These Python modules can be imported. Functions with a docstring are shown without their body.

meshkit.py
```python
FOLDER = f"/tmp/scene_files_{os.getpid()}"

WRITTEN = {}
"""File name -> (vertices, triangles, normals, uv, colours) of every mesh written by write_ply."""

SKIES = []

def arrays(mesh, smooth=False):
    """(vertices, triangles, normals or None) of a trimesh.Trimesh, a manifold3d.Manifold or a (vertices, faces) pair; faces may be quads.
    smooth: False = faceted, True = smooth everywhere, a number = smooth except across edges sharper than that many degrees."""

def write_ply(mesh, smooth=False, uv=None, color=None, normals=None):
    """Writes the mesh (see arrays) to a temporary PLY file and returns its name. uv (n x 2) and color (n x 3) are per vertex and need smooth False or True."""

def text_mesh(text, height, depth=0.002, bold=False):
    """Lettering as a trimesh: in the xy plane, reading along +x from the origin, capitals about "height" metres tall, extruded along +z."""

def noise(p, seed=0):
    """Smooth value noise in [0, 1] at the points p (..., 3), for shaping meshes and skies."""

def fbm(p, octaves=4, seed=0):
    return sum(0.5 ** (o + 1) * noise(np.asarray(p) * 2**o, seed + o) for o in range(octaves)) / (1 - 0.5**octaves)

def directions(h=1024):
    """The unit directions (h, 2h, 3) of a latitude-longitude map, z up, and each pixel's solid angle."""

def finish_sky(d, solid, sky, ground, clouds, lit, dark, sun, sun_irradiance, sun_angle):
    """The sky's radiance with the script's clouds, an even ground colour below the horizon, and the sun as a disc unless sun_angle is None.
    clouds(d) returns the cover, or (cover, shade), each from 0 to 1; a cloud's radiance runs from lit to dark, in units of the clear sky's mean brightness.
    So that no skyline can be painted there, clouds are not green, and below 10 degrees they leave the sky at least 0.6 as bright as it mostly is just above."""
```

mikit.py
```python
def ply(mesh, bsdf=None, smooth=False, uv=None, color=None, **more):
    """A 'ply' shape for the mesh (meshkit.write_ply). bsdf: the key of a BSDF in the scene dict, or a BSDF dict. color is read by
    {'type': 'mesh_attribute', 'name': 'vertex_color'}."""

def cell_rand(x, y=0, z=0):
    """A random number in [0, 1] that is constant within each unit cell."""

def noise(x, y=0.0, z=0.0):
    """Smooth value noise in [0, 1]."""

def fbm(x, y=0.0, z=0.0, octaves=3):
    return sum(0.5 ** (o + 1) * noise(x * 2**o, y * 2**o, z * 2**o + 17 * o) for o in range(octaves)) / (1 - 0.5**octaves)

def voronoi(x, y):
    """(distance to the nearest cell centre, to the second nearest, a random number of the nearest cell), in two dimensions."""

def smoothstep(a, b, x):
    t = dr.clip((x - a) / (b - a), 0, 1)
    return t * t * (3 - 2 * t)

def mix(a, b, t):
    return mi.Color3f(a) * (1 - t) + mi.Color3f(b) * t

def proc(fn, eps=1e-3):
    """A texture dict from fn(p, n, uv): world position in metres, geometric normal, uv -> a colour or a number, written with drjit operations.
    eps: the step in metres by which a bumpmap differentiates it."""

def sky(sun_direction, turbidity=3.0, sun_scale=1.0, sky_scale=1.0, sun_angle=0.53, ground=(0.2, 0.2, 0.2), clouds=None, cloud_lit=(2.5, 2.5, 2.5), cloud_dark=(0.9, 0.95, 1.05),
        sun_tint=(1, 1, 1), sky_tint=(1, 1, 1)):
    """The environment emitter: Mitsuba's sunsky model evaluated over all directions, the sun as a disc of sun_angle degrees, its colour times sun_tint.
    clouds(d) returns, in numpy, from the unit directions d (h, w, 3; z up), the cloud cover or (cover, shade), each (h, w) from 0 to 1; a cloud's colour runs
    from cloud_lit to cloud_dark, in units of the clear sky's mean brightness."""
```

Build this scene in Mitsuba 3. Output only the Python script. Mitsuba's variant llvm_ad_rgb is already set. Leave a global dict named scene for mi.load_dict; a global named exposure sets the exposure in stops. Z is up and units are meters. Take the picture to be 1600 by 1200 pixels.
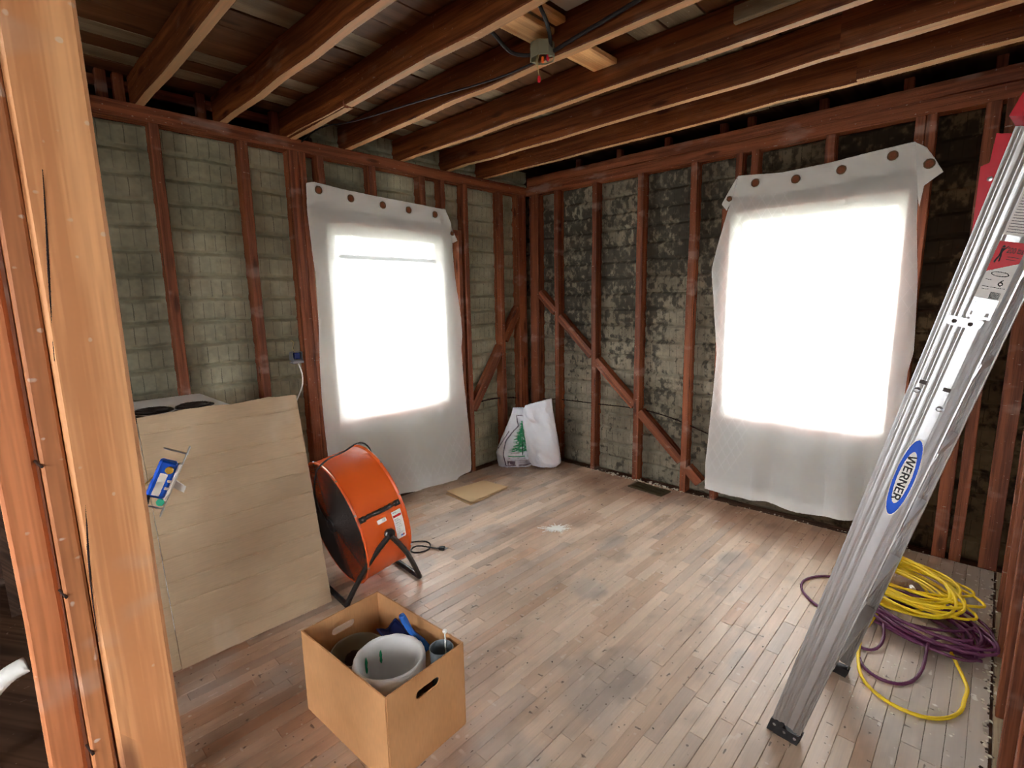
import math, random
import numpy as np
import trimesh, drjit as dr, mitsuba as mi
import mikit, meshkit
from mikit import proc, noise, fbm, voronoi, cell_rand, smoothstep, mix
from shapely.geometry import Polygon, Point, box as sbox
from shapely.ops import unary_union
from shapely import affinity

rng = random.Random(7)
nrg = np.random.default_rng(7)
T4 = mi.ScalarTransform4f
scene, labels = {}, {}
A = lambda *v: np.array(v, float)

# ------------------------------------------------------------------ camera, sky, exposure
CAM = A(3.2163, -3.5987, 1.4824)
FWD, UP = A(-0.6808, 0.7140, -0.1630), A(-0.0993, 0.1310, 0.9864)
scene['camera'] = {'type': 'perspective', 'fov': 2 * math.degrees(math.atan(800 / 797.0)), 'fov_axis': 'x', 'near_clip': 0.02,
                   'to_world': T4().look_at(origin=CAM.tolist(), target=(CAM + FWD).tolist(), up=UP.tolist())}
scene['sky'] = mikit.sky((0.55, -0.5, 0.67), turbidity=4, sun_scale=0.0, sky_scale=1.0, ground=(0.45, 0.45, 0.42),
                         clouds=lambda d: np.ones(d.shape[:2]), cloud_lit=(2.6, 2.66, 2.72), cloud_dark=(2.6, 2.7, 2.9))
exposure = 6.5

# ------------------------------------------------------------------ helpers
def nrm(v):
    v = np.asarray(v, float)
    return v / np.linalg.norm(v)

def num(key):
    if key not in scene and key not in labels:
        return key
    i = 1
    while f'{key}_{i:03d}' in scene or f'{key}_{i:03d}' in labels:
        i += 1
    return f'{key}_{i:03d}'

def put(key, mesh, bsdf, parent=None, smooth=False, uv=None, color=None, label=None, cat=None, group=None, kind=None):
    key = num(f'{parent}__{key}' if parent else key)
    scene[key] = mikit.ply(mesh, bsdf, smooth=smooth, uv=uv, color=color)
    tag(key, label, cat, group, kind)
    return key

def tag(key, label=None, cat=None, group=None, kind=None):
    e = {k: v for k, v in (('label', label), ('category', cat), ('group', group), ('kind', kind)) if v}
    if e:
        labels[key] = e

def thing(key, label, cat, group=None):
    key = num(key)
    tag(key, label, cat, group)
    return key

def frame(o, ex, ey, ez):
    m = np.eye(4)
    m[:3, 0], m[:3, 1], m[:3, 2], m[:3, 3] = ex, ey, ez, o
    return m

def join(*ms):
    ms = [m for g in ms for m in (g if isinstance(g, (list, tuple)) else [g])]
    return trimesh.util.concatenate(ms)

def tb(lo, hi):
    m = trimesh.creation.box(extents=np.subtract(hi, lo))
    m.apply_translation(np.add(lo, hi) / 2.0)
    return m

def cbox(lo, hi, ch=0.003):
    lo, hi = A(*lo), A(*hi)
    pts = []
    for sx in (0, 1):
        for sy in (0, 1):
            for sz in (0, 1):
                c = np.where([sx, sy, sz], hi, lo)
                s = np.where([sx, sy, sz], -1, 1) * ch
                for k in range(3):
                    q = c + s
                    q[k] = c[k]
                    pts.append(q)
    return trimesh.convex.convex_hull(np.array(pts))

_wid = [0]
def beam(p0, p1, w, h, side, ch=0.003, seg=4, wob=0.0015, wid=None):
    """A sawn timber from p0 to p1 (centre line). w: size along 'side', h: size along the third axis. uv = (length, perimeter + id*3)."""
    p0, p1 = A(*p0), A(*p1)
    L = np.linalg.norm(p1 - p0)
    d = (p1 - p0) / L
    s = nrm(side - d * np.dot(side, d))
    t = np.cross(d, s)
    a, b = w / 2, h / 2
    prof = [(-a + ch, -b), (a - ch, -b), (a, -b + ch), (a, b - ch), (a - ch, b), (-a + ch, b), (-a, b - ch), (-a, -b + ch)]
    n = len(prof)
    _wid[0] += 1
    k = 3.0 * (wid if wid is not None else _wid[0])
    u0 = rng.random() * 4
    per = [0]
    for i in range(n):
        q, r = prof[i], prof[(i + 1) % n]
        per.append(per[-1] + math.hypot(q[0] - r[0], q[1] - r[1]))
    offs = nrg.normal(0, wob, (seg + 1, 2))
    offs[0] *= 0.3; offs[-1] *= 0.3
    V, F, UV = [], [], []
    ring = []
    for j in range(seg + 1):
        c = p0 + d * L * j / seg + s * offs[j, 0] + t * offs[j, 1]
        ring.append([c + s * q[0] + t * q[1] for q in prof])
    for i in range(n):
        base = len(V)
        for j in range(seg + 1):
            V += [ring[j][i], ring[j][(i + 1) % n]]
            UV += [(u0 + L * j / seg, k + per[i]), (u0 + L * j / seg, k + per[i + 1])]
        for j in range(seg):
            q = base + 2 * j
            F += [(q, q + 1, q + 3), (q, q + 3, q + 2)]
    for j, rev in ((0, True), (seg, False)):
        base = len(V)
        for q, (x, y) in zip(ring[j], prof):
            V.append(q); UV.append((u0 + x * 0.2, k + 1.0 + y))
        for i in range(1, n - 1):
            F.append((base, base + i + 1, base + i) if rev else (base, base + i, base + i + 1))
    return (np.array(V), np.array(F)), np.array(UV)

def merge_uv(parts):
    V, F, U, o = [], [], [], 0
    for (v, f), u in parts:
        V.append(v); F.append(f + o); U.append(u); o += len(v)
    return (np.vstack(V), np.vstack(F)), np.vstack(U)

def wood(key, parts, bsdf, parent=None, **kw):
    if isinstance(parts, tuple):
        parts = [parts]
    m, uv = merge_uv(parts)
    return put(key, m, bsdf, parent, uv=uv, **kw)

def tube(pts, r, sides=8, closed=False, caps=True):
    P = np.asarray(pts, float)
    n = len(P)
    tan = np.roll(P, -1, 0) - np.roll(P, 1, 0) if closed else np.gradient(P, axis=0)
    tan /= np.linalg.norm(tan, axis=1, keepdims=True) + 1e-12
    ref = A(0, 0, 1) if abs(tan[0][2]) < 0.9 else A(1, 0, 0)
    nx = nrm(np.cross(tan[0], ref))
    R = np.broadcast_to(r, (n,))
    V = []
    a = np.arange(sides) * 2 * math.pi / sides
    for i in range(n):
        nx = nx - tan[i] * np.dot(nx, tan[i])
        nx = nrm(nx)
        by = np.cross(tan[i], nx)
        V.append(P[i] + R[i] * (np.cos(a)[:, None] * nx + np.sin(a)[:, None] * by))
    V = np.vstack(V)
    F = []
    m = n if closed else n - 1
    for i in range(m):
        for k in range(sides):
            p, q = i * sides + k, i * sides + (k + 1) % sides
            i2 = (i + 1) % n
            p2, q2 = i2 * sides + k, i2 * sides + (k + 1) % sides
            F += [(p, q, q2), (p, q2, p2)]
    if not closed and caps:
        for i, rev in ((0, 1), (n - 1, 0)):
            b = i * sides
            for k in range(1, sides - 1):
                F.append((b, b + k + 1, b + k) if rev else (b, b + k, b + k + 1))
    return trimesh.Trimesh(V, F, process=False)

def spline(pts, n=40, closed=False):
    from scipy.interpolate import CubicSpline
    P = np.asarray(pts, float)
    if closed:
        P = np.vstack([P, P[:1]])
    t = np.r_[0, np.cumsum(np.linalg.norm(np.diff(P, axis=0), axis=1))]
    c = CubicSpline(t, P, bc_type='periodic' if closed else 'natural')
    q = np.linspace(0, t[-1], n, endpoint=not closed)
    return c(q)

def lathe(prof, n=48):
    """Revolve (r, z) profile points about z."""
    prof = np.asarray(prof, float)
    a = np.arange(n) * 2 * math.pi / n
    V = np.array([[r * math.cos(t), r * math.sin(t), z] for r, z in prof for t in a])
    F = []
    for i in range(len(prof) - 1):
        for k in range(n):
            p, q = i * n + k, i * n + (k + 1) % n
            F += [(p, q, q + n), (p, q + n, p + n)]
    return trimesh.Trimesh(V, F, process=False)

def prism(poly, depth, M=None):
    if not isinstance(poly, Polygon) and not hasattr(poly, 'geoms'):
        poly = Polygon(poly)
    gs = getattr(poly, 'geoms', [poly])
    m = join([trimesh.creation.extrude_polygon(g, depth, engine='earcut') for g in gs if g.area > 1e-9])
    if M is not None:
        m.apply_transform(M)
    return m

def stadium(cx, cy, w, h):
    return Point(cx - (w - h) / 2, cy).buffer(h / 2, 8).union(Point(cx + (w - h) / 2, cy).buffer(h / 2, 8)).convex_hull

def cyl(p0, p1, r, n=16):
    return tube([p0, p1], r, n)

def gridmesh(P):
    """P: (nu, nv, 3) -> quad sheet."""
    nu, nv = P.shape[:2]
    idx = np.arange(nu * nv).reshape(nu, nv)
    q = np.stack([idx[:-1, :-1], idx[1:, :-1], idx[1:, 1:], idx[:-1, 1:]], -1).reshape(-1, 4)
    return P.reshape(-1, 3), np.vstack([q[:, [0, 1, 2]], q[:, [0, 2, 3]]])

def lerp(pts, t):
    P = np.asarray(pts, float)
    d = np.r_[0, np.cumsum(np.linalg.norm(np.diff(P, axis=0), axis=1))]
    d /= d[-1]
    return np.stack([np.interp(t, d, P[:, k]) for k in range(P.shape[1])], -1)

# ------------------------------------------------------------------ materials
def rgb(r, g, b):
    """sRGB 0-255 -> linear"""
    c = np.array([r, g, b]) / 255.0
    return tuple(float(x) for x in np.where(c <= 0.04045, c / 12.92, ((c + 0.055) / 1.055) ** 2.4))

def plain(key, col, rough=0.6, metal=0.0, spec=0.4, coat=0.0):
    col = {'type': 'rgb', 'value': list(col)} if isinstance(col, tuple) else col
    scene[key] = {'type': 'twosided', 'bsdf': {'type': 'principled', 'base_color': col, 'roughness': rough, 'metallic': metal, 'specular': spec, 'clearcoat': coat}}
    return key

def wood_fn(light, dark, kc, knots=0.72, var=0.35, dust=0.0, scale=55.0):
    def fn(p, n, uv):
        u, v = uv.x, uv.y
        idn = dr.floor(v / 3.0)
        tone = cell_rand(idn, 5)
        kx, ky = u * 2.2, (v - idn * 3.0) * 9.0 + idn * 11.0
        f1, f2, r = voronoi(kx, ky)
        isk = dr.select(r > knots, 1.0, 0.0)
        kd = isk * (1 - smoothstep(0.03, 0.55, f1))
        w = v + 0.012 * noise(u * 2.0, v * 8, 2) + kd * 0.02 * (noise(u * 9, v * 30) - 0.2)
        g = fbm(u * 1.1, w * scale, 3, octaves=3)
        fine = noise(u * 14, v * 420, 1)
        t = smoothstep(0.22, 0.78, g * 0.75 + fine * 0.25)
        c = mix(dark, light, t)
        c = c * (1 - var * 0.5 + var * tone)
        blot = fbm(u * 2.3, v * 6, 7, octaves=3)
        c = c * (0.78 + 0.44 * blot)
        c = mix(c, kc, isk * (1 - smoothstep(0.05, 0.16, f1)) * 0.75)
        if dust:
            d = smoothstep(0.62, 0.8, fbm(p.x * 5, p.y * 5, p.z * 9, octaves=4))
            c = mix(c, (0.55, 0.47, 0.40), d * dust)
            sp = noise(p.x * 70, p.y * 70, p.z * 70)
            c = mix(c, (0.75, 0.70, 0.62), smoothstep(0.9, 0.96, sp) * dust)
        return c
    return fn

def woodmat(key, *a, rough=0.6, **k):
    return plain(key, proc(wood_fn(*a, **k)), rough, spec=0.35)

woodmat('stud_wood', rgb(142, 80, 52), rgb(94, 48, 33), rgb(56, 28, 22), dust=0.25)
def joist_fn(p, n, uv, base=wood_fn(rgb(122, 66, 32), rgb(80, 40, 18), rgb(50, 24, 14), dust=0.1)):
    # undersides painted paler as if lit from below, plus pale stain from nailed lath
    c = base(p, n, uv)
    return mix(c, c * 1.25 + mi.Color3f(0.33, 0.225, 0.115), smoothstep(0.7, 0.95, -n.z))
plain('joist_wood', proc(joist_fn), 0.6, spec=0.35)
woodmat('red_post_wood', rgb(190, 122, 80), rgb(158, 94, 58), rgb(96, 54, 44), dust=0.35, scale=60, knots=0.7)
woodmat('sawn_wood', rgb(178, 116, 74), rgb(150, 92, 58), rgb(110, 62, 46), dust=0.5, scale=20, knots=0.95)
woodmat('post_wood', rgb(216, 160, 112), rgb(188, 126, 82), rgb(118, 72, 52), dust=0.35, scale=40, knots=0.8)
woodmat('deck_wood', rgb(112, 72, 43), rgb(90, 57, 34), rgb(60, 40, 28), dust=0.0, scale=25)
woodmat('grey_deck_wood', rgb(154, 137, 109), rgb(128, 110, 86), rgb(80, 66, 54), dust=0.3, scale=25)
woodmat('cleat_wood', rgb(222, 176, 120), rgb(190, 136, 84), rgb(120, 80, 50))
woodmat('dark_wood', rgb(78, 54, 40), rgb(52, 34, 25), rgb(30, 22, 18), dust=0.1)

def floor_fn(p, n, uv):
    tone, hue = uv.x, uv.y
    g = fbm(p.x * 75 + tone * 91, p.y * 2.2, hue * 40, octaves=3)
    fine = noise(p.x * 420, p.y * 12)
    base = mix(rgb(194, 168, 146), rgb(212, 190, 170), tone)
    base = mix(base, rgb(186, 132, 92), smoothstep(0.8, 0.98, hue) * 0.4)
    base = mix(base, rgb(160, 144, 134), smoothstep(0.18, 0.02, hue) * 0.5)
    c = base * (0.86 + 0.20 * g + 0.08 * fine)
    c = c * (0.86 + 0.28 * fbm(p.x * 6, p.y * 3.2, 12, octaves=4))
    # worn-off finish: old brown varnish left in the far corner and along the walls; front left adds painted shadow to it
    pool = fbm(p.x * 1.7, p.y * 1.7, 4, octaves=4)
    edge = smoothstep(0.75, 0.1, p.x) * 0.7 + smoothstep(-0.75, -0.1, p.y) * 0.75 + smoothstep(-2.3, -3.2, p.y) * 0.75
    old = smoothstep(0.42, 0.75, pool * 0.75 + edge * 0.42)
    c = mix(c, c * mi.Color3f(0.58, 0.42, 0.34), old * 0.8)
    blue = smoothstep(0.63, 0.75, fbm(p.x * 3.1 + 7, p.y * 1.9, 9, octaves=3))
    c = mix(c, mi.Color3f(*rgb(164, 158, 154)), blue * 0.4)
    smear = smoothstep(0.56, 0.8, fbm(p.x * 9, p.y * 5 + 3, 2, octaves=4))
    c = mix(c, c * 0.66, smear * 0.6)
    # greyish paint and plaster dust near the side wall
    grey = smoothstep(2.9, 3.25, p.x + 0.25 * (noise(p.x * 9, p.y * 5) - 0.5))
    c = mix(c, mi.Color3f(*rgb(178, 172, 164)), grey * 0.6)
    speck = noise(p.x * 38, p.y * 38, 3)
    c = mix(c, mi.Color3f(*rgb(228, 222, 214)), smoothstep(0.9, 0.97, speck) * (0.25 + grey * 0.6))
    dots = noise(p.x * 60 + 50, p.y * 60, 8)
    return mix(c, mi.Color3f(*rgb(70, 50, 42)), smoothstep(0.935, 0.97, dots) * 0.7)
plain('floor_wood', proc(floor_fn), 0.42, spec=0.4)

def stucco_color(base_a, base_b, mould, brown):
    def fn(p, n, uv):
        s, z = uv.x, uv.y
        b = fbm(s * 3, z * 3, 1, octaves=4)
        fine = fbm(s * 45, z * 45, 2, octaves=3)
        c = mix(base_a, base_b, smoothstep(0.3, 0.7, b)) * (0.82 + 0.36 * fine)
        # wires of the netting that the stucco was keyed on
        row = z / 0.127 + 0.10 * noise(s * 7, z * 0.6)
        ri = dr.floor(row)
        rf = row - ri
        col = s / 0.055 + 0.35 * cell_rand(ri, 3) + 0.06 * noise(rf * 2, ri, s * 5)
        cf = dr.abs(col - dr.floor(col) - 0.5)
        wire = (1 - smoothstep(0.025, 0.06, cf)) * smoothstep(0.10, 0.2, rf) * (1 - smoothstep(0.80, 0.9, rf)) * (0.35 + 0.65 * cell_rand(dr.floor(col), ri, 9))
        c = mix(c, c * 0.36, wire * 0.8)
        if mould:
            big = fbm(s * 4 + 3, z * 5, 5, octaves=3)
            m = fbm(s * 38, z * 30, 5, octaves=4) * 0.75 + 0.55 * (big - 0.5) + 0.24 * smoothstep(0.9, 1.8, z) - 0.10 * smoothstep(2.15, 2.4, z) + 0.10 * smoothstep(1.2, 2.6, s)
            k = smoothstep(0.50, 0.78, m + 0.12 * noise(s * 14, z * 30, 9))
            c = mix(c, c * 0.55, smoothstep(0.42, 0.62, m))
            c = mix(c, mi.Color3f(0.036, 0.033, 0.030), k * mould)
        if brown:
            e = smoothstep(1.3, 2.7, s + 0.4 * (b - 0.5))
            c = mix(c, c * mi.Color3f(0.34, 0.25, 0.18), e)
        damp = smoothstep(0.55, 0.72, fbm(s * 5, z * 1.1, 8, octaves=3))
        return mix(c, c * 0.62, damp * 0.6)
    return fn
plain('stucco_left', proc(stucco_color(rgb(142, 138, 116), rgb(166, 161, 138), 0.0, False)), 0.9, spec=0.15)
plain('stucco_right', proc(stucco_color(rgb(122, 114, 98), rgb(152, 144, 126), 0.68, True)), 0.9, spec=0.15)

def card_fn(p, n, uv):
    f = fbm(p.x * 9, p.y * 9, p.z * 9, octaves=3)
    fib = noise(p.x * 260, p.y * 260, p.z * 40)
    c = mix(rgb(180, 130, 86), rgb(196, 148, 104), f) * (0.95 + 0.1 * fib)
    st = smoothstep(0.68, 0.8, fbm(p.x * 4 + 5, p.y * 4, p.z * 4, octaves=3))
    return mix(c, c * 0.78, st * 0.5)
plain('cardboard', proc(card_fn), 0.9, spec=0.08)
def card2_fn(p, n, uv):
    f = fbm(p.x * 5, p.y * 5, p.z * 5, octaves=3)
    fib = noise(p.x * 160, p.y * 30, p.z * 260)
    c = mix(rgb(186, 160, 130), rgb(204, 180, 150), f) * (0.95 + 0.1 * fib)
    scuff = smoothstep(0.66, 0.8, fbm(p.y * 6, p.z * 3, 3, octaves=4))
    return mix(c, mi.Color3f(*rgb(206, 190, 168)), scuff * 0.35)
plain('tan_cardboard', rgb(206, 176, 136), 0.9, spec=0.1)
plain('pale_cardboard', proc(card2_fn), 0.95, spec=0.05)

def cloth_fn(p, n, uv):
    s, z = uv.x, uv.y
    weave = 0.97 + 0.03 * noise(s * 500, z * 500)
    a, b = (s * 0.866 + z * 0.5) / 0.058, (s * 0.866 - z * 0.5) / 0.058
    la, lb = dr.abs(a - dr.floor(a) - 0.5), dr.abs(b - dr.floor(b) - 0.5)
    patch = smoothstep(0.50, 0.62, fbm(s * 2.1 + 3, z * 1.4, 6, octaves=2))
    line = dr.maximum(1 - smoothstep(0.02, 0.06, la), 1 - smoothstep(0.02, 0.06, lb)) * patch
    c = mix((0.88, 0.88, 0.86), (0.97, 0.97, 0.96), line)
    return c * weave
scene['sheer_cloth'] = {'type': 'principledthin', 'base_color': proc(cloth_fn), 'roughness': 0.34, 'spec_trans': 0.36, 'diff_trans': 0.18, 'eta': 1.3}
scene['hem_cloth'] = {'type': 'principledthin', 'base_color': {'type': 'rgb', 'value': [0.85, 0.85, 0.83]}, 'roughness': 0.7, 'spec_trans': 0.0, 'diff_trans': 0.35, 'eta': 1.3}

def alu_fn(p, n, uv):
    c = mix((0.76, 0.77, 0.80), (0.80, 0.81, 0.84), fbm(p.x * 6, p.y * 6, p.z * 5, octaves=2))
    dirt = smoothstep(1.0, 0.1, p.z + 0.35 * (fbm(p.x * 7, p.y * 7, p.z * 5, octaves=3) - 0.5))
    return mix(c, (0.27, 0.235, 0.21), dirt * 0.85)
def alu_rough(p, n, uv):
    return 0.33 + 0.15 * smoothstep(0.9, 0.2, p.z)
scene['aluminium'] = {'type': 'twosided', 'bsdf': {'type': 'principled', 'base_color': proc(alu_fn), 'roughness': proc(alu_rough), 'metallic': 0.72, 'specular': 0.5}}

plain('orange_paint', rgb(222, 92, 34), 0.32, spec=0.5, coat=0.4)
plain('black_paint', rgb(22, 22, 24), 0.28, spec=0.5, coat=0.4)
plain('black_rubber', rgb(30, 28, 30), 0.55)
plain('dark_steel', rgb(58, 50, 48), 0.45, metal=0.5)
plain('steel', rgb(190, 192, 196), 0.3, metal=1.0)
plain('bronze', rgb(110, 84, 62), 0.35, metal=0.7)
plain('white_plastic', rgb(240, 240, 236), 0.35)
plain('white_paint', rgb(236, 236, 232), 0.5)
plain('label_white', rgb(236, 234, 230), 0.5)
plain('print_grey', rgb(140, 138, 140), 0.6)
plain('print_black', rgb(24, 24, 28), 0.6)
plain('label_red', rgb(206, 30, 42), 0.45)
plain('red_plastic', rgb(200, 20, 40), 0.35, spec=0.5)
plain('label_blue', rgb(24, 84, 208), 0.45)
plain('blue_plastic', rgb(20, 90, 220), 0.35)
plain('mid_blue_plastic', rgb(40, 100, 190), 0.4)
plain('navy_plastic', rgb(24, 40, 100), 0.45)
plain('brass', rgb(230, 190, 90), 0.3, metal=0.9)
plain('green_metal', rgb(70, 200, 160), 0.35, metal=0.3)
plain('yellow_cord', rgb(232, 200, 40), 0.45)
plain('purple_cord', rgb(96, 46, 78), 0.45)
plain('box_metal', rgb(150, 150, 128), 0.5, metal=0.3)
plain('outlet_metal', rgb(150, 152, 160), 0.4, metal=0.6)
plain('orange_cap', rgb(240, 110, 40), 0.4)
plain('red_cap', rgb(230, 40, 60), 0.4)
plain('tan_wire', rgb(190, 170, 120), 0.5)
plain('register_brown', rgb(74, 64, 46), 0.45, metal=0.3)
plain('tree_green', rgb(40, 140, 90), 0.6)
plain('sack_plastic', rgb(232, 236, 246), 0.38, spec=0.5)
plain('print_violet', rgb(110, 96, 116), 0.6)
plain('grey_plastic', rgb(96, 104, 110), 0.35)
plain('beige_plastic', rgb(160, 148, 128), 0.4)
plain('dark_cloth', rgb(40, 26, 26), 0.9)
plain('stove_white', rgb(236, 236, 236), 0.3, coat=0.4)
plain('burner_black', rgb(18, 18, 20), 0.4)
plain('plaster', rgb(196, 190, 178), 0.9)
plain('crumb', rgb(212, 204, 188), 0.9)
plain('dark_crumb', rgb(60, 46, 38), 0.9)
plain('ground_dark', rgb(60, 52, 46), 0.9)
scene['liner_film'] = {'type': 'principledthin', 'base_color': {'type': 'rgb', 'value': [0.9, 0.9, 0.9]}, 'roughness': 0.4, 'spec_trans': 0.1, 'diff_trans': 0.5, 'eta': 1.4}
scene['pane_glass'] = {'type': 'thindielectric', 'int_ior': 1.5}
scene['smoke_plastic'] = {'type': 'principledthin', 'base_color': {'type': 'rgb', 'value': [0.55, 0.6, 0.62]}, 'roughness': 0.2, 'spec_trans': 0.5, 'diff_trans': 0.4, 'eta': 1.4}

# ------------------------------------------------------------------ floor
W, PT = 3.34, 2.40                       # room width (x); underside of the wall plates
put('floor', tb((-0.12, -3.60, -0.06), (3.48, 0.12, -0.011)), 'dark_wood', kind='structure', label='worn hardwood strip floor with patches of old brown finish')
planks = []
PW = 3.33 / 62
for i in range(62):
    x0 = i * PW
    y = -3.60 - rng.random() * 0.5
    while y < -0.002:
        ln = rng.uniform(0.22, 0.85)
        y0, y1 = max(y, -3.60), min(y + ln, -0.002)
        if y1 - y0 > 0.03:
            c = A(x0 + PW / 2, (y0 + y1) / 2, 0)
            planks.append((-(y1 - y0) / np.sum((c - CAM) ** 2) ** 1.5 if c[1] > -3.3 else 0, x0, y0, y1, rng.random(), rng.random(), rng.gauss(0, 0.00045)))
        y += ln
planks.sort()
def plank_mesh(x0, y0, y1, dz):
    g, c = 0.0005, 0.0012
    xa, xb, ya, yb, z = x0 + g, x0 + PW - g, y0 + g, y1 - g, dz
    v = [(xa, ya, -.011), (xb, ya, -.011), (xb, yb, -.011), (xa, yb, -.011), (xa, ya, z - c), (xb, ya, z - c), (xb, yb, z - c), (xa, yb, z - c),
         (xa + c, ya + c, z), (xb - c, ya + c, z), (xb - c, yb - c, z), (xa + c, yb - c, z)]
    f = [(8, 9, 10), (8, 10, 11)]
    for i in range(4):
        j = (i + 1) % 4
        f += [(i, j, j + 4), (i, j + 4, i + 4), (i + 4, j + 4, j + 8), (i + 4, j + 8, i + 8)]
    return np.array(v, float), np.array(f)
rest = []
for k, (_, x0, y0, y1, t, h, dz) in enumerate(planks):
    m = plank_mesh(x0, y0, y1, dz)
    uv = np.tile([t, h], (len(m[0]), 1))
    if k < 300:
        put('plank', m, 'floor_wood', 'floor', uv=uv)
    else:
        rest.append((m, uv))
m, uv = merge_uv(rest)
put('plank_field', m, 'floor_wood', 'floor', uv=uv, kind='stuff')

# ------------------------------------------------------------------ stucco walls seen between the studs
def stucco(s0, s1, z0, z1, hole, place, step=0.0115, seed=0, stepz=0.006):
    ns, nz = int((s1 - s0) / step) + 1, int((z1 - z0) / stepz) + 1
    S, Z = np.meshgrid(np.linspace(s0, s1, ns), np.linspace(z0, z1, nz), indexing='ij')
    if hole:
        for arr, vals in ((S[:, 0], hole[:2]), (Z[0], hole[2:])):
            for v in vals:
                k = np.argmin(np.abs(arr - v))
                (S.__setitem__((k, slice(None)), v) if arr is not Z[0] and vals == hole[:2] else Z.__setitem__((slice(None), k), v))
    q = np.stack([S * 7, Z * 0.6, S * 0 + seed], -1)
    row = Z / 0.127 + 0.10 * meshkit.noise(q, seed)
    rf = row - np.floor(row)
    gd = np.minimum(rf, 1 - rf) * 0.127 + 0.004 * (meshkit.noise(np.stack([S * 22, np.floor(row + .5) * 3.1, S * 0], -1), seed) - .5)
    bulge = 1 - np.exp(-(gd / .0105) ** 2) - 0.22 * (1 - rf)
    col = S / 0.055 + 0.3 * meshkit.noise(np.stack([np.floor(row) * 1.7, S * 0, S * 0], -1), seed)
    cf = np.abs((col - np.floor(col)) * 2 - 1)
    cell = 1 - 0.25 * cf ** 6
    rough = meshkit.fbm(np.stack([S * 30, Z * 30, S * 0], -1), 3, seed)
    lump = meshkit.fbm(np.stack([S * 6, Z * 6, S * 0], -1), 3, seed + 5)
    D = -0.100 + 0.024 * bulge * cell + 0.009 * (rough - 0.5) + 0.010 * (lump - 0.5)
    P = place(S, Z, D)
    V, F = gridmesh(P)
    if hole:
        c = np.stack([S, Z], -1).reshape(-1, 2)[F].mean(1)
        F = F[~((c[:, 0] > hole[0]) & (c[:, 0] < hole[1]) & (c[:, 1] > hole[2]) & (c[:, 1] < hole[3]))]
    return (V, F), np.stack([S, Z], -1).reshape(-1, 2)

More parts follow.
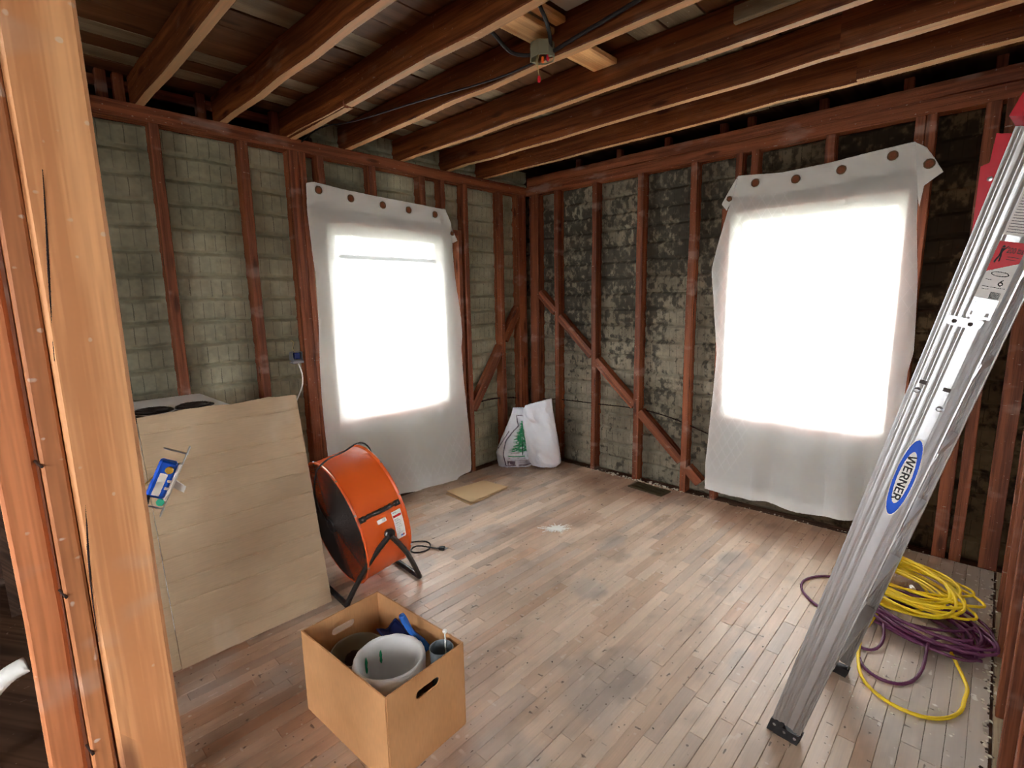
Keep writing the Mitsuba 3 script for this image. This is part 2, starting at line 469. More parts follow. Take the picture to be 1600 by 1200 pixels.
PL = lambda s, z, d: np.stack(np.broadcast_arrays(d, s, z), -1)            # left wall: plane x = 0, s = y
PR = lambda s, z, d: np.stack(np.broadcast_arrays(s, -np.asarray(d), z), -1)   # right wall: plane y = 0, s = x
HL, HR = (-1.93, -0.955, 0.66, 2.0), (1.83, 2.82, 0.63, 2.04)
m, uv = stucco(-3.6, 0.095, -0.03, 2.40, HL, PL, seed=1)
m2, uv2 = stucco(-1.95, 0.095, 2.40, 2.63, None, PL, seed=1)
m, uv = merge_uv([(m, uv), (m2, uv2)])
put('wall_left', m, 'stucco_left', smooth=True, uv=uv, kind='structure', label='left stud wall with the grey back of keyed stucco between the studs')
m, uv = stucco(-0.095, 3.45, -0.03, 2.40, HR, PR, seed=3)
put('wall_right', m, 'stucco_right', smooth=True, uv=uv, kind='structure', label='right stud wall with blackened stucco back between the studs')

X, Y, Zx = A(1, 0, 0), A(0, 1, 0), A(0, 0, 1)
def add_light_stops(hole, s0, s1, z1, place, par):  # added boards behind the stucco that stop sky light leaking in
    for a, b, c, d in ((s0, hole[0], -.08, z1), (hole[1], s1, -.08, z1), (hole[0], hole[1], -.08, hole[2]), (hole[0], hole[1], hole[3], z1)):
        q = place(np.array([a, b]), np.array([c, d]), np.array([-.135, -.15]))
        put('light_stop', tb(q.min(0), q.max(0)), 'dark_wood', par)
add_light_stops(HL, -3.65, .16, 2.41, PL, 'wall_left')
add_light_stops(HR, -.16, 3.50, 2.475, PR, 'wall_right')
put('light_stop', tb((-.15, -1.955, 2.40), (-.135, .16, 2.66)), 'dark_wood', 'wall_left')
# left wall framing (y of centre, width, z0, z1)
for yc, w, z0, z1 in [(-3.26, .045, 0, PT), (-2.828, .044, 0, PT), (-2.40, .046, 0, PT), (-2.112, .062, 0, PT), (-2.06, .04, 0, PT), (-1.942, .044, 2.04, PT), (-1.57, .05, 2.04, PT), (-1.15, .046, 2.04, PT),
                      (-0.958, .04, 2.04, PT), (-0.727, .046, 0, PT), (-0.80, .04, 0.0, 2.04), (-0.318, .046, 0, PT), (-0.05, .1, 0, PT)]:
    wood('stud', beam((-.045, yc, z0), (-.045, yc, z1), .09, w, X, seg=5, wob=.002), 'stud_wood', 'wall_left')
wood('header', beam((-.045, -2.04, 2.02), (-.045, -.82, 2.02), .09, .04, X), 'stud_wood', 'wall_left')
wood('sill_plate', beam((-.045, -2.04, .64), (-.045, -.82, .64), .09, .04, X), 'stud_wood', 'wall_left')
wood('top_plate', beam((-.045, -3.6, 2.4375), (-.045, 0, 2.4375), .092, .075, X, seg=10, wob=.002), 'stud_wood', 'wall_left')
wood('sole_plate', beam((-.047, -3.6, -.021), (-.047, 0, -.021), .09, .04, X), 'dark_wood', 'wall_left')
ys = [-0.79, -0.75, -0.704, -0.341, -0.295, -0.1]
zb = lambda y: 1.53 + (y + .01) * (1.53 - .43) / .78
for a, b in ((-.704, -.341), (-.295, -.1)):
    wood('brace', beam((-.03, a, zb(a)), (-.03, b, zb(b)), .055, .085, X, seg=2), 'stud_wood', 'wall_left')
# right wall framing
for xc, w, z0, z1 in [(.09, .10, 0, PT), (.347, .046, 0, PT), (.742, .044, 0, PT), (1.16, .05, 0, PT), (1.571, .046, 0, PT), (1.80, .04, 0, 2.06), (1.878, .044, 2.06, PT), (1.976, .044, 2.06, PT), (2.395, .05, 2.06, PT),
                      (2.81, .044, 0, PT), (2.856, .044, 0, PT), (3.095, .06, 0, PT), (3.166, .05, 0, PT), (3.30, .075, 0, PT)]:
    wood('stud', beam((xc, .045, z0), (xc, .045, z1), .09, w, Y, seg=5, wob=.002), 'stud_wood', 'wall_right')
wood('header', beam((1.83, .045, 2.05), (2.78, .045, 2.05), .09, .04, Y), 'stud_wood', 'wall_right')
wood('sill_plate', beam((1.83, .045, .61), (2.78, .045, .61), .09, .04, Y), 'stud_wood', 'wall_right')
wood('top_plate', beam((0, .045, 2.4375), (3.43, .045, 2.4375), .09, .075, Y, seg=10, wob=.002), 'stud_wood', 'wall_right')
wood('top_plate', beam((0.02, .043, 2.513), (3.43, .043, 2.513), .096, .073, Y, seg=10, wob=.002), 'stud_wood', 'wall_right')
wood('sole_plate', beam((0, .047, -.021), (3.43, .047, -.021), .09, .04, Y), 'dark_wood', 'wall_right')
zr = lambda x: 1.585 + (x - .091) * (.078 - 1.585) / 1.627
for a, b in ((.141, .324), (.37, .72), (.764, 1.135), (1.185, 1.548), (1.594, 1.70)):
    wood('brace', beam((a, .035, zr(a)), (b, .035, zr(b)), .07, .07, Y, seg=2), 'stud_wood', 'wall_right')
# side wall (right of the camera) and the open partition in which the camera's doorway stands
put('wall_side', tb((W + .095, -3.6, -.03), (W + .11, .1, 2.63)), 'plaster', kind='structure', label='side wall with bare studs at the right edge')
for k in range(8):
    yc = -.445 - .413 * k
    wood('stud', beam((W + .047, yc, 0), (W + .047, yc, PT), .09, .046, X, seg=5), 'stud_wood', 'wall_side')
wood('top_plate', beam((W + .047, -3.6, 2.4375), (W + .047, 0, 2.4375), .09, .075, X), 'stud_wood', 'wall_side')
wood('sole_plate', beam((W + .045, -3.6, -.021), (W + .045, 0, -.021), .09, .04, X), 'grey_deck_wood', 'wall_side')
tag('wall_front', 'open stud partition with the doorway that the view looks through', kind='structure')
for xc in (.3, .72, 1.14, 1.56, 1.98):
    wood('stud', beam((xc, -3.517, 0), (xc, -3.517, PT), .046, .095, X), 'stud_wood', 'wall_front')
wood('door_post', beam((2.377, -3.502, 0), (2.377, -3.502, PT + .07), .05, .074, X, ch=.005, seg=9, wob=.0012), 'post_wood', 'wall_front', label='pale fir trimmer stud at the left edge')
wood('door_post', beam((2.376, -3.5515, 0), (2.376, -3.5515, PT + .07), .05, .023, X, ch=.003, seg=9, wob=.0008), 'sawn_wood', 'wall_front', label='brown saw-marked edge strip split from the pale post by a long crack')
wood('door_post', beam((2.365, -3.5865, 0), (2.365, -3.5865, PT + .07), .044, .036, X, ch=.004, seg=9, wob=.0015), 'red_post_wood', 'wall_front', label='reddish jamb strip behind the pale post')
for pts in ([(2.4022, -3.519, 1.64), (2.4022, -3.5235, 1.58), (2.4022, -3.5325, 1.47), (2.4022, -3.536, 1.42)], [(2.4022, -3.524, 1.31), (2.4022, -3.5305, 1.22), (2.4022, -3.536, 1.14), (2.4022, -3.5385, 1.05)]):
    put('crack', tube(spline(pts, 30), np.r_[np.linspace(.0003, .0012, 15), np.linspace(.0012, .0003, 15)], 5), 'dark_cloth', 'wall_front')
for zz, yy in ((1.13, -3.5655), (.905, -3.566), (1.30, -3.567)):
    put('nail', cyl((2.386, yy, zz), (2.406, yy + .004, zz - .004), .0017, 8), 'dark_steel', 'wall_front')
wood('top_plate', beam((0, -3.517, 2.4375), (3.43, -3.517, 2.4375), .095, .075, Y), 'stud_wood', 'wall_front')

# ------------------------------------------------------------------ ceiling
put('ceiling', tb((-.62, -3.7, 2.652), (3.6, .62, 2.67)), 'dark_wood', kind='structure', label='open ceiling of joists under dark boards')
J = [(-2.875, .046, .150), (-2.495, .046, .150), (-2.125, .050, .150), (-1.745, .050, .150), (-1.325, .048, .150), (-.895, .048, .150), (-.515, .046, .150)]
dy = [0, -.01, -.02, -.035, -.02, -.03, -.02]
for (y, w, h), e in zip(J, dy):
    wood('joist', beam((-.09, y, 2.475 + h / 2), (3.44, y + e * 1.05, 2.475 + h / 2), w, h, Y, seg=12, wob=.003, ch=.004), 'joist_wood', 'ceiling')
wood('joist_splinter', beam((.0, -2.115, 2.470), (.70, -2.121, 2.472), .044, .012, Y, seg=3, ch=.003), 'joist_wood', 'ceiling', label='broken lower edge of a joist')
put('joist_knot', trimesh.creation.icosphere(2, .024).apply_transform(frame(A(.70, -2.142, 2.482), X * .35, Y * .8, Zx)), 'stud_wood', 'ceiling', smooth=True, label='round red knot on a joist')
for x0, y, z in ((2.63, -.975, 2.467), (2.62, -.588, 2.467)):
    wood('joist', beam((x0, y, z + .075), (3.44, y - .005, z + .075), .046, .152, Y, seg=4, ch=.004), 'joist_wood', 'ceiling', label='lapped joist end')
wood('joist', beam((2.35, -1.335 - .055, 2.56), (2.62, -1.335 - .055, 2.56), .03, .06, Y, seg=2), 'grey_deck_wood', 'ceiling', label='short grey scab board')
x, k = -.08, 0
pale = {1, 3, 7, 13, 14}
while x < 3.42:
    w = rng.uniform(.145, .185)
    if k in (0, 1, 2, 3): w = .125
    x1 = min(x + w, 3.45)
    y0 = -3.68
    for y1 in ((.0,) if k % 3 else (-1.72 + .4 * rng.random(), .0)):
        dz = rng.uniform(-.002, .004)
        wood('board', beam(((x + x1) / 2, y0, 2.639 + dz), ((x + x1) / 2, y1 - .002, 2.639 + dz), x1 - x - .005, .02, X, ch=.002, seg=3), 'grey_deck_wood' if (k in pale or rng.random() < .05) else 'deck_wood', 'ceiling')
        y0 = y1
    x, k = x1, k + 1
# cleat boards between joists that carry the junction box, and a plaster scrap beside them
wood('cleat_board', beam((1.715, -2.10, 2.565), (1.715, -1.80, 2.565), .125, .024, X, seg=2), 'cleat_wood', 'ceiling')
wood('cleat_board', beam((1.735, -1.742, 2.575), (1.735, -1.36, 2.575), .13, .024, X, seg=2), 'cleat_wood', 'ceiling')
wood('cleat_board', beam((1.81, -2.0, 2.59), (1.81, -1.80, 2.59), .05, .024, X, seg=1), 'cleat_wood', 'ceiling')
put('plaster_scrap', cbox((1.84, -2.06, 2.612), (2.05, -1.80, 2.628)), 'plaster', 'ceiling', label='grey plaster scrap above the joists')
# boards added to close the void beyond the plates against sky light
for i, (lo, hi) in enumerate([((-.60, -3.7, 2.40), (-.10, -1.95, 2.415)), ((-.62, -3.7, 2.40), (-.60, -1.95, 2.66)), ((-.60, -1.962, 2.40), (-.10, -1.95, 2.66)), ((-.6, -3.72, 2.40), (-.09, -3.70, 2.66)),
                              ((-.12, .10, 2.47), (3.5, .60, 2.485)), ((-.12, .60, 2.47), (3.5, .62, 2.66)), ((-.14, .09, 2.47), (-.12, .62, 2.66)), ((3.46, .09, 2.47), (3.48, .62, 2.66)), ((-.62, -1.97, 2.63), (-.08, .62, 2.655))]):
    put('eave_light_stop', tb(lo, hi), 'dark_wood', 'ceiling')
for yc in (-3.0, -2.93, -2.56, -2.16):
    wood('cripple', beam((-.14, yc, 2.416), (-.14, yc, 2.64), .05, .045, X, seg=1), 'stud_wood', 'ceiling')
wood('ledger', beam((-.17, -3.68, 2.60), (-.17, -1.97, 2.60), .02, .05, X, seg=2), 'stud_wood', 'ceiling')
for xc in (.5, .9, 1.31, 1.72, 1.90, 2.32, 2.73, 3.1):
    wood('cripple', beam((xc, .13, 2.486), (xc, .13, 2.64), .045, .05, X, seg=1), 'stud_wood', 'ceiling')

# ------------------------------------------------------------------ windows
def window(n, hole, place, sgn):
    s0, s1, z0, z1 = hole
    key = f'window_{n}'
    tag(key, f'bright window behind the {"left" if n == 1 else "right"} white curtain', kind='structure')
    def bar(a0, a1, b0, b1, d0, d1):
        q = place(np.array([a0, a1, a0, a1, a0, a1, a0, a1]), np.array([b0, b0, b1, b1, b0, b0, b1, b1]), np.array([d0] * 4 + [d1] * 4))
        return tb(q.min(0), q.max(0))
    j = .035
    put('frame', join(bar(s0, s0 + j, z0, z1, -.13, -.02), bar(s1 - j, s1, z0, z1, -.13, -.02), bar(s0, s1, z0, z0 + j, -.13, -.02), bar(s0, s1, z1 - j, z1, -.13, -.02)), 'white_paint', key)
    t = .045
    a, b, c, d = s0 + j, s1 - j, z0 + j, z1 - j
    put('sash', join(bar(a, a + t, c, d, -.085, -.05), bar(b - t, b, c, d, -.085, -.05), bar(a, b, c, c + t, -.085, -.05), bar(a, b, d - t, d, -.085, -.05)), 'white_paint', key)
    q = place(np.array([[a, a], [b, b]]), np.array([[c, d], [c, d]]), np.full((2, 2), -.067))
    put('pane', gridmesh(q), 'pane_glass', key)
    # raised blind just inside the glass
    g = thing('window_blind', f'raised slatted blind at the top of the {"left" if n == 1 else "right"} window, seen through the curtain', 'blind')
    top = d - .005
    drop = .15 if n == 1 else .075
    put('headrail', bar(a + .05, b - .05, top - .03, top, -.047, -.022), 'white_paint', g)
    z = top - .04
    while z > top - drop:
        put('slat', bar(a + .05, b - .05, z - .0015, z + .0015, -.046, -.026), 'white_plastic', g)
        z -= .0125
    put('bottom_rail', bar(a + .05, b - .05, z - .034, z - .002, -.046, -.020), 'grey_plastic' if n == 1 else 'white_plastic', g)
window(1, HL, PL, 1)
window(2, HR, PR, -1)

# ------------------------------------------------------------------ curtains
def torus(c, ex, ey, ez, R, r):
    t = np.arange(24) * 2 * math.pi / 24
    return tube([c + R * (math.cos(a) * ex + math.sin(a) * ey) for a in t], r, 6, closed=True)

def curtain(label, top, right, bottom, left, flaps, groms, place, normal, du, seed, group):
    key = thing('curtain', label, 'curtain', group)
    nu, nv = 90, 120
    u, v = np.linspace(0, 1, nu), np.linspace(0, 1, nv)
    Tp, Bt, Lf, Rt = lerp(top, u), lerp(bottom, u), lerp(left, v), lerp(right, v)
    U, V = u[:, None, None], v[None, :, None]
    S = (1 - V) * Tp[:, None] + V * Bt[:, None] + (1 - U) * Lf[None] + U * Rt[None] - ((1 - U) * (1 - V) * Tp[0] + U * (1 - V) * Tp[-1] + (1 - U) * V * Bt[0] + U * V * Bt[-1])
    uu, vv = u[:, None] * np.ones(nv), np.ones((nu, 1)) * v[None]
    q = lambda a, b: meshkit.fbm(np.stack([uu * a, vv * b, uu * 0], -1), 3, seed)
    ph = 6 * q(2, 1)
    fold = .017 * np.sin(uu * 21 + ph * 2 + seed) * np.clip(vv * 1.6 - .3, 0, 1) + .026 * (q(6, 1.4) - .5) * np.clip(vv * 2, .2, 1) + .008 * (q(18, 8) - .5)
    edge = np.minimum(uu, 1 - uu)
    D = .020 + .045 * vv + fold + .012 * np.sin(uu * 9 + seed) * (1 - vv) * .5
    D = np.maximum(D, .006)
    D = D + .01 * np.exp(-(edge / .03) ** 2) * np.sin(vv * 14 + seed)
    D = np.maximum(D, .006)
    P = place(S[..., 0], S[..., 1], D)
    uv = np.stack([S[..., 0], S[..., 1]], -1).reshape(-1, 2)
    put('panel', gridmesh(P), 'sheer_cloth', key, smooth=True, uv=uv)
    n = A(*normal)
    k = 8                                                    # the stitched top hem, a second layer of cloth
    put('top_hem', gridmesh(P[:, :k] + n * .0025), 'hem_cloth', key, smooth=True)
    put('bottom_hem', gridmesh(P[:, -5:] + n * .0025), 'hem_cloth', key, smooth=True)
    put('side_hem', gridmesh(P[:2] + n * .0025), 'hem_cloth', key, smooth=True)
    for f in flaps:
        pts = np.array(f)
        pl = Polygon(pts)
        m = trimesh.creation.extrude_polygon(pl, .0012, engine='earcut')
        m = m.subdivide().subdivide()
        vv_ = np.array(m.vertices)
        d = .010 + vv_[:, 2] + .010 * meshkit.noise(np.stack([vv_[:, 0] * 12, vv_[:, 1] * 12, vv_[:, 0] * 0], -1), seed)
        put('corner_flap', (place(vv_[:, 0], vv_[:, 1], d), np.array(m.faces)), 'hem_cloth', key)
    ez = n
    for s, z, r in groms:
        i = np.argmin(np.hypot(S[:, :30, 0] - s, S[:, :30, 1] - z))
        d = D[:, :30].reshape(-1)[i] if np.hypot(S[:, :30, 0] - s, S[:, :30, 1] - z).min() < .03 else .018
        c = place(np.array(s), np.array(z), np.array(d + .004))
        g = join(torus(c, du, Zx, ez, r, .0045))
        gk = put('grommet', g, 'bronze', key, smooth=True)
        disc = prism(Point(0, 0).buffer(r, 12), .0015, frame(c - ez * .0008, du, Zx, np.cross(du, Zx)))
        put('hole_disc', disc, 'stud_wood' if rng.random() < 2 else 'dark_cloth', gk)  # opaque wood-coloured disc in place of the grommet hole
    return key
scene['opening_dark'] = {'type': 'twosided', 'bsdf': {'type': 'principled', 'base_color': {'type': 'rgb', 'value': list(rgb(96, 54, 36))}, 'roughness': 0.7}}
curtain('white grommet curtain pinned over the left window, behind the orange fan',
        [(-2.066, 2.215), (-2.01, 2.231), (-1.81, 2.215), (-1.485, 2.198), (-.965, 2.18)],
        [(-.965, 2.18), (-.906, 2.076), (-.885, 1.694), (-.86, 1.213), (-.875, 1.1), (-.841, .71), (-.842, .369), (-.831, .112), (-.84, .05)],
        [(-2.09, .06), (-1.509, .045), (-1.256, .022), (-.985, .012), (-.97, .035), (-.84, .05)],
        [(-2.066, 2.215), (-2.071, 2.052), (-2.059, 1.856), (-2.05, 1.667), (-2.075, 1.225), (-2.087, .696), (-2.09, .06)],
        [[(-.965, 2.18), (-.907, 2.066), (-.842, 1.954), (-.913, 1.925), (-.93, 2.0)]],
        [(-1.985, 2.185, .021), (-1.76, 2.164, .021), (-1.521, 2.148, .021), (-1.308, 2.138, .021), (-1.064, 2.132, .021), (-.902, 2.005, .014)],
        PL, (1, 0, 0), A(0, 1, 0), 2, 'white curtains')
curtain('white grommet curtain pinned over the right window, beside the ladder',
        [(1.879, 2.257), (2.151, 2.227), (2.386, 2.238), (2.59, 2.258), (2.798, 2.271)],
        [(2.798, 2.271), (2.833, 2.01), (2.845, 1.844), (2.875, 1.525), (2.891, 1.156), (2.875, 1.044), (2.873, .905), (2.86, .12)],
        [(1.768, .088), (1.961, .079), (2.185, .105), (2.286, .093), (2.482, .087), (2.686, .12), (2.86, .12)],
        [(1.879, 2.257), (1.846, 2.117), (1.776, 1.819), (1.74, 1.659), (1.77, 1.358), (1.806, 1.095), (1.796, .795), (1.774, .498), (1.76, .279), (1.768, .088)],
        [[(2.798, 2.271), (2.849, 2.235), (2.889, 2.17), (2.929, 2.098), (2.855, 2.042), (2.844, 1.933), (2.82, 2.05)], [(1.877, 2.253), (1.781, 2.09), (1.817, 2.044), (1.851, 2.117)]],
        [(1.995, 2.192, .022), (2.232, 2.175, .022), (2.467, 2.189, .022), (2.707, 2.218, .022), (2.868, 2.148, .022), (1.833, 2.118, .014)],
        PR, (0, -1, 0), A(1, 0, 0), 5, 'white curtains')

# ------------------------------------------------------------------ the room behind the camera (unseen windows, added and sized to light the doorway and post)
put('wall_back', join(tb((-.7, -7.3, -.05), (2.4, -7.2, 2.65)), tb((4.0, -7.3, -.05), (5.3, -7.2, 2.65)), tb((2.4, -7.3, -.05), (4.0, -7.2, .9)), tb((2.4, -7.3, 2.1), (4.0, -7.2, 2.65))), 'plaster', kind='structure', label='back wall of the adjoining room with an unseen window sized to light the doorway')
put('wall_east', join(tb((5.2, -7.3, -.05), (5.3, -5.6, 2.65)), tb((5.2, -4.8, -.05), (5.3, -3.5, 2.65)), tb((5.2, -5.6, -.05), (5.3, -4.8, 1.0)), tb((5.2, -5.6, 2.0), (5.3, -4.8, 2.65)), tb((W + .1, -3.6, -.05), (5.3, -3.5, 2.65))), 'plaster', kind='structure', label='outer wall of the adjoining room with an unseen window added to light the post')
put('wall_west', tb((-.7, -7.3, -.05), (-.6, -3.55, 2.66)), 'dark_wood', kind='structure', label='dark wall of the adjoining room')
put('wall_gap', tb((-.7, -3.6, -.05), (-.09, -3.55, 2.42)), 'dark_wood', kind='structure', label='dark end wall of the adjoining room')
put('floor_back', tb((-.7, -7.3, -.06), (5.3, -3.60, -.002)), 'dark_wood', kind='structure', label='dark bare floor of the adjoining room')
put('ceiling_back', tb((-.7, -7.3, 2.62), (5.3, -3.68, 2.67)), 'plaster', kind='structure', label='ceiling of the adjoining room')
put('ceiling_side', tb((3.44, -3.7, 2.62), (5.3, -3.4, 2.67)), 'plaster', kind='structure', label='ceiling edge of the adjoining room')

# ------------------------------------------------------------------ stove and cardboard sheets in front of it
st = thing('stove', 'white stove with black coil burners hidden behind the leaning cardboard', 'stove')
SY0, SY1, SX0, SX1, SZ = -3.42, -2.77, .315, .66, 1.0
put('body', cbox((.02, SY0 + .01, .02), (SX1 - .03, SY1 - .01, SZ - .03), .006), 'stove_white', st)
put('cooktop', cbox((.02, SY0, SZ - .03), (SX1, SY1, SZ), .006), 'stove_white', st)
for i, (bx_, by_) in enumerate(((.40, -3.07), (.41, -2.90), (.56, -3.2), (.55, -2.95))):
    pan = lathe([(0, .002), (.07, .002), (.078, .006), (.082, .004), (.084, 0)], 32)
    pan.apply_translation((bx_, by_, SZ))
    bk = put('burner', pan, 'burner_black', st, smooth=True)
    t = np.linspace(0, 2 * math.pi * 4, 120)
    r = .015 + .055 * t / t[-1]
    put('coil', tube(np.stack([bx_ + r * np.cos(t), by_ + r * np.sin(t), np.full_like(t, SZ + .008)], -1), .0038, 6), 'dark_steel', bk, smooth=True)

cs = thing('cardboard_sheet', 'large flattened cardboard sheet leaning in front of the stove', 'cardboard')
def sheet(y0, y1, b, t, seed, off=0):
    nu, nv = 16, 240
    u, v = np.meshgrid(np.linspace(0, 1, nu), np.linspace(0, 1, nv), indexing='ij')
    y = y0 + (y1 - y0) * u
    xx = b[0] + (t[0] - b[0]) * v
    z = .004 + t[1] * v + .012 * (meshkit.noise(np.stack([u * 14, v * 0, v * 0], -1), seed) - .5) * (v > .97)
    crease = sum(-np.exp(-((v - c) / .0028) ** 2) * .0035 for c in (.065, .14, .25, .34, .43, .53, .63, .72, .80, .93))
    d = crease + .012 * (meshkit.fbm(np.stack([u * 2, v * 3, v * 0], -1), 3, seed) - .5) + off + .01 * (u - .5) ** 2
    n = nrm((t[1], 0, b[0] - t[0]))
    P = np.stack([xx + n[0] * d, y + 0 * xx, z + n[2] * d * 0], -1)
    V, F = gridmesh(P)
    V2 = V - n * .005
    N = nu * nv
    idx = np.arange(N).reshape(nu, nv)
    rim = np.r_[idx[0, :], idx[1:, -1], idx[-1, -2::-1], idx[-2:0:-1, 0]]
    r2 = np.roll(rim, -1)
    side = np.vstack([np.stack([rim, r2, r2 + N], -1), np.stack([rim, r2 + N, rim + N], -1)])
    V2[:, 2] = np.maximum(V2[:, 2], .001)
    return np.vstack([V, V2]), np.vstack([F, F[:, ::-1] + N, side])
put('panel', sheet(-3.185, -2.532, (.918, 0), (.705, 1.035), 3), 'pale_cardboard', cs, smooth=25)
put('fold_flap', sheet(-3.455, -3.187, (.912, 0), (.70, 1.02), 4, -.004), 'pale_cardboard', cs, smooth=25)
fl = np.array([[(.700, -2.534, 1.0), (.74, -2.534, .8), (.80, -2.532, .5), (.84, -2.532, .3)], [(.66, -2.527, .99), (.66, -2.527, .78), (.69, -2.527, .48), (.80, -2.529, .3)]])
V, F = gridmesh(fl)
put('side_flap', (np.vstack([V, V + A(0, .004, 0)]), np.vstack([F, F[:, ::-1] + len(V)])), 'pale_cardboard', cs)

# ------------------------------------------------------------------ drum fan
fan = thing('drum_fan', 'large orange drum fan tilted on a black tube stand', 'fan')
FC = A(.832, -2.322, .381)
FY = nrm((.063, .983, .173)); FX = nrm(np.cross(FY, Zx)); FZ = np.cross(FX, FY)
FM = frame(FC, FX, FY, FZ)
fl_ = lambda x, y, z: FC + FX * x + FY * y + FZ * z
R, D = .33, .1215
prof = [(R - .004, -D), (R + .004, -D - .004), (R + .008, -D), (R + .006, -D + .006), (R, -D + .010), (R, -D + .03), (R, 0), (R, D - .03), (R, D - .010), (R + .006, D - .006), (R + .008, D), (R + .004, D + .004), (R - .004, D), (R - .004, 0), (R - .004, -D)]
m = lathe(prof, 96)
m.apply_transform(FM @ frame(A(0, 0, 0), X, -Zx, Y))
put('drum', m, 'orange_paint', fan, smooth=40)
def grille(y):
    ms = []
    for r in np.linspace(.045, .322, 31):
        t = np.arange(64) * 2 * math.pi / 64
        bow = .012 * (1 - (r / .322) ** 2) * np.sign(y)
        ms.append(tube([fl_(r * math.cos(a), y + bow, r * math.sin(a)) for a in t], .0019, 4, closed=True))
    for k in range(8):
        a = k * math.pi / 4 + .2
        ms.append(tube([fl_(r * math.cos(a), y + .012 * (1 - (r / .322) ** 2) * np.sign(y) * .7, r * math.sin(a)) for r in np.linspace(.03, .33, 6)], .0026, 6))
    return join(ms)
put('front_grille', grille(-D - .002), 'dark_steel', fan, smooth=True)
put('rear_grille', grille(D + .002), 'dark_steel', fan, smooth=True)
mo = lathe([(0, -.085), (.06, -.085), (.07, -.075), (.07, .04), (.06, .06), (0, .06)], 32)
mo.apply_transform(FM @ frame(A(0, 0, 0), X, -Zx, Y))
put('motor', mo, 'black_paint', fan, smooth=40)
cap = lathe([(0, -.145), (.038, -.145), (.045, -.139), (.045, -.125), (0, -.125)], 24)
cap.apply_transform(FM @ frame(A(0, 0, 0), X, -Zx, Y))
put('hub_cap', cap, 'black_paint', fan, smooth=40)
for k in range(4):
    a0 = k * 2 * math.pi / 4 + .5
    rr, ww = np.meshgrid(np.linspace(.06, .30, 12), np.linspace(-1, 1, 7), indexing='ij')
    ang = a0 + ww * (.46 + .16 * (rr - .06) / .24)
    P = FC + (rr * np.cos(ang))[..., None] * FX + (rr * np.sin(ang))[..., None] * FZ + (.02 + ww * .035 + .01 * ww ** 2)[..., None] * FY
    V, F = gridmesh(P)
    put('blade', (np.vstack([V, V + FY * .003]), np.vstack([F, F[:, ::-1] + len(V)])), 'black_paint', fan, smooth=False)
def on_drum(phi, y, e=.002):
    a = math.radians(phi)
    return fl_((R + e) * math.cos(a), y, (R + e) * math.sin(a))
# stand: two A-frames and floor bars
ax = nrm((FX[0], FX[1], 0))
foot_r, foot_f = A(1.085, -2.112, .018), A(1.03, -2.510, .018)
stm = []
for s in (0, 1):
    sh = -ax * .735 * s
    pv = fl_(.355, 0, 0) + sh if s == 0 else fl_(-.375, 0, 0)
    stm.append(tube(spline([pv + A(.012, -.006, .0) * (1 - 2 * s), pv * .6 + (foot_r + sh) * .4 + A(0, .012, .01), foot_r + sh + A(0, 0, 0)], 12), .0135, 10))
    stm.append(tube(spline([pv + A(.012, -.006, 0) * (1 - 2 * s), pv * .6 + (foot_f + sh) * .4 + A(0, -.012, .01), foot_f + sh], 12), .0135, 10))
stm.append(tube([foot_r, foot_r - ax * .735], .0135, 10))
stm.append(tube([foot_f, foot_f - ax * .735], .0135, 10))
put('stand', join(stm), 'black_paint', fan, smooth=50)
kn = lathe([(0, 0), (.024, 0), (.027, .006), (.027, .018), (.022, .024), (0, .024)], 10)
for s in (1, -1):
    kk = kn.copy()
    kk.apply_transform(frame(fl_(s * .345, 0, 0), FZ, FY * s if s > 0 else FY, FX * s) if s > 0 else frame(fl_(-.345, 0, 0), FY, FZ, -FX))
    put('knob', kk, 'black_paint', fan)
# handle above the near knob
h = [on_drum(19.5, -.088, .003), on_drum(20, -.07, .006), on_drum(20.5, -.045, .036), on_drum(20.5, .045, .036), on_drum(20, .07, .006), on_drum(19.5, .088, .003)]
hk = put('handle', tube(spline(h, 24), .0115, 8), 'black_paint', fan, smooth=True)
for y in (-.095, .092):
    n = nrm(on_drum(19.5, y) - fl_(0, y, 0)); tq = np.cross(FY, n)
    put('bracket', cbox((-.014, -.016, 0), (.014, .016, .004), .0015).apply_transform(frame(on_drum(19.5, y, .0005), tq, FY, n)), 'black_paint', hk)
    put('screw', lathe([(0, .004), (.005, .0035), (.006, 0)], 12).apply_transform(frame(on_drum(19.5, y, .004), tq, FY, n)), 'steel', hk)
def drum_patch(p0, p1, y0, y1, e=.0012, nn=8):
    pp, yy = np.meshgrid(np.radians(np.linspace(p0, p1, nn)), np.linspace(y0, y1, 3), indexing='ij')
    return gridmesh(FC + ((R + e) * np.cos(pp))[..., None] * FX + ((R + e) * np.sin(pp))[..., None] * FZ + yy[..., None] * FY)
lk = put('warning_label', drum_patch(-12.5, 14, .047, .098), 'label_white', fan, label='white warning label with a red bar')
put('red_bar', drum_patch(8.4, 10.4, .050, .095, .0017), 'label_red', lk)
for p in (12.2, 6.5, 4.8, 2.9, 1.0, -1.0, -3.0, -5.0, -7.0):
    put('print_line', drum_patch(p, p + .45, .053, .070 + .02 * rng.random(), .0017, 2), 'print_grey', lk)
put('flag_mark', drum_patch(-10.8, -9.0, .07, .08, .0017, 3), 'label_blue', lk)
put('flag_mark', drum_patch(-10.8, -9.0, .081, .090, .0017, 3), 'label_red', lk)
l2 = put('rating_label', drum_patch(9.5, 13.2, -.033, .015), 'label_white', fan, label='small white rating label')
for p in (10.3, 11.3, 12.3):
    put('print_line', drum_patch(p, p + .35, -.005, .010, .0017, 2), 'print_grey', l2)
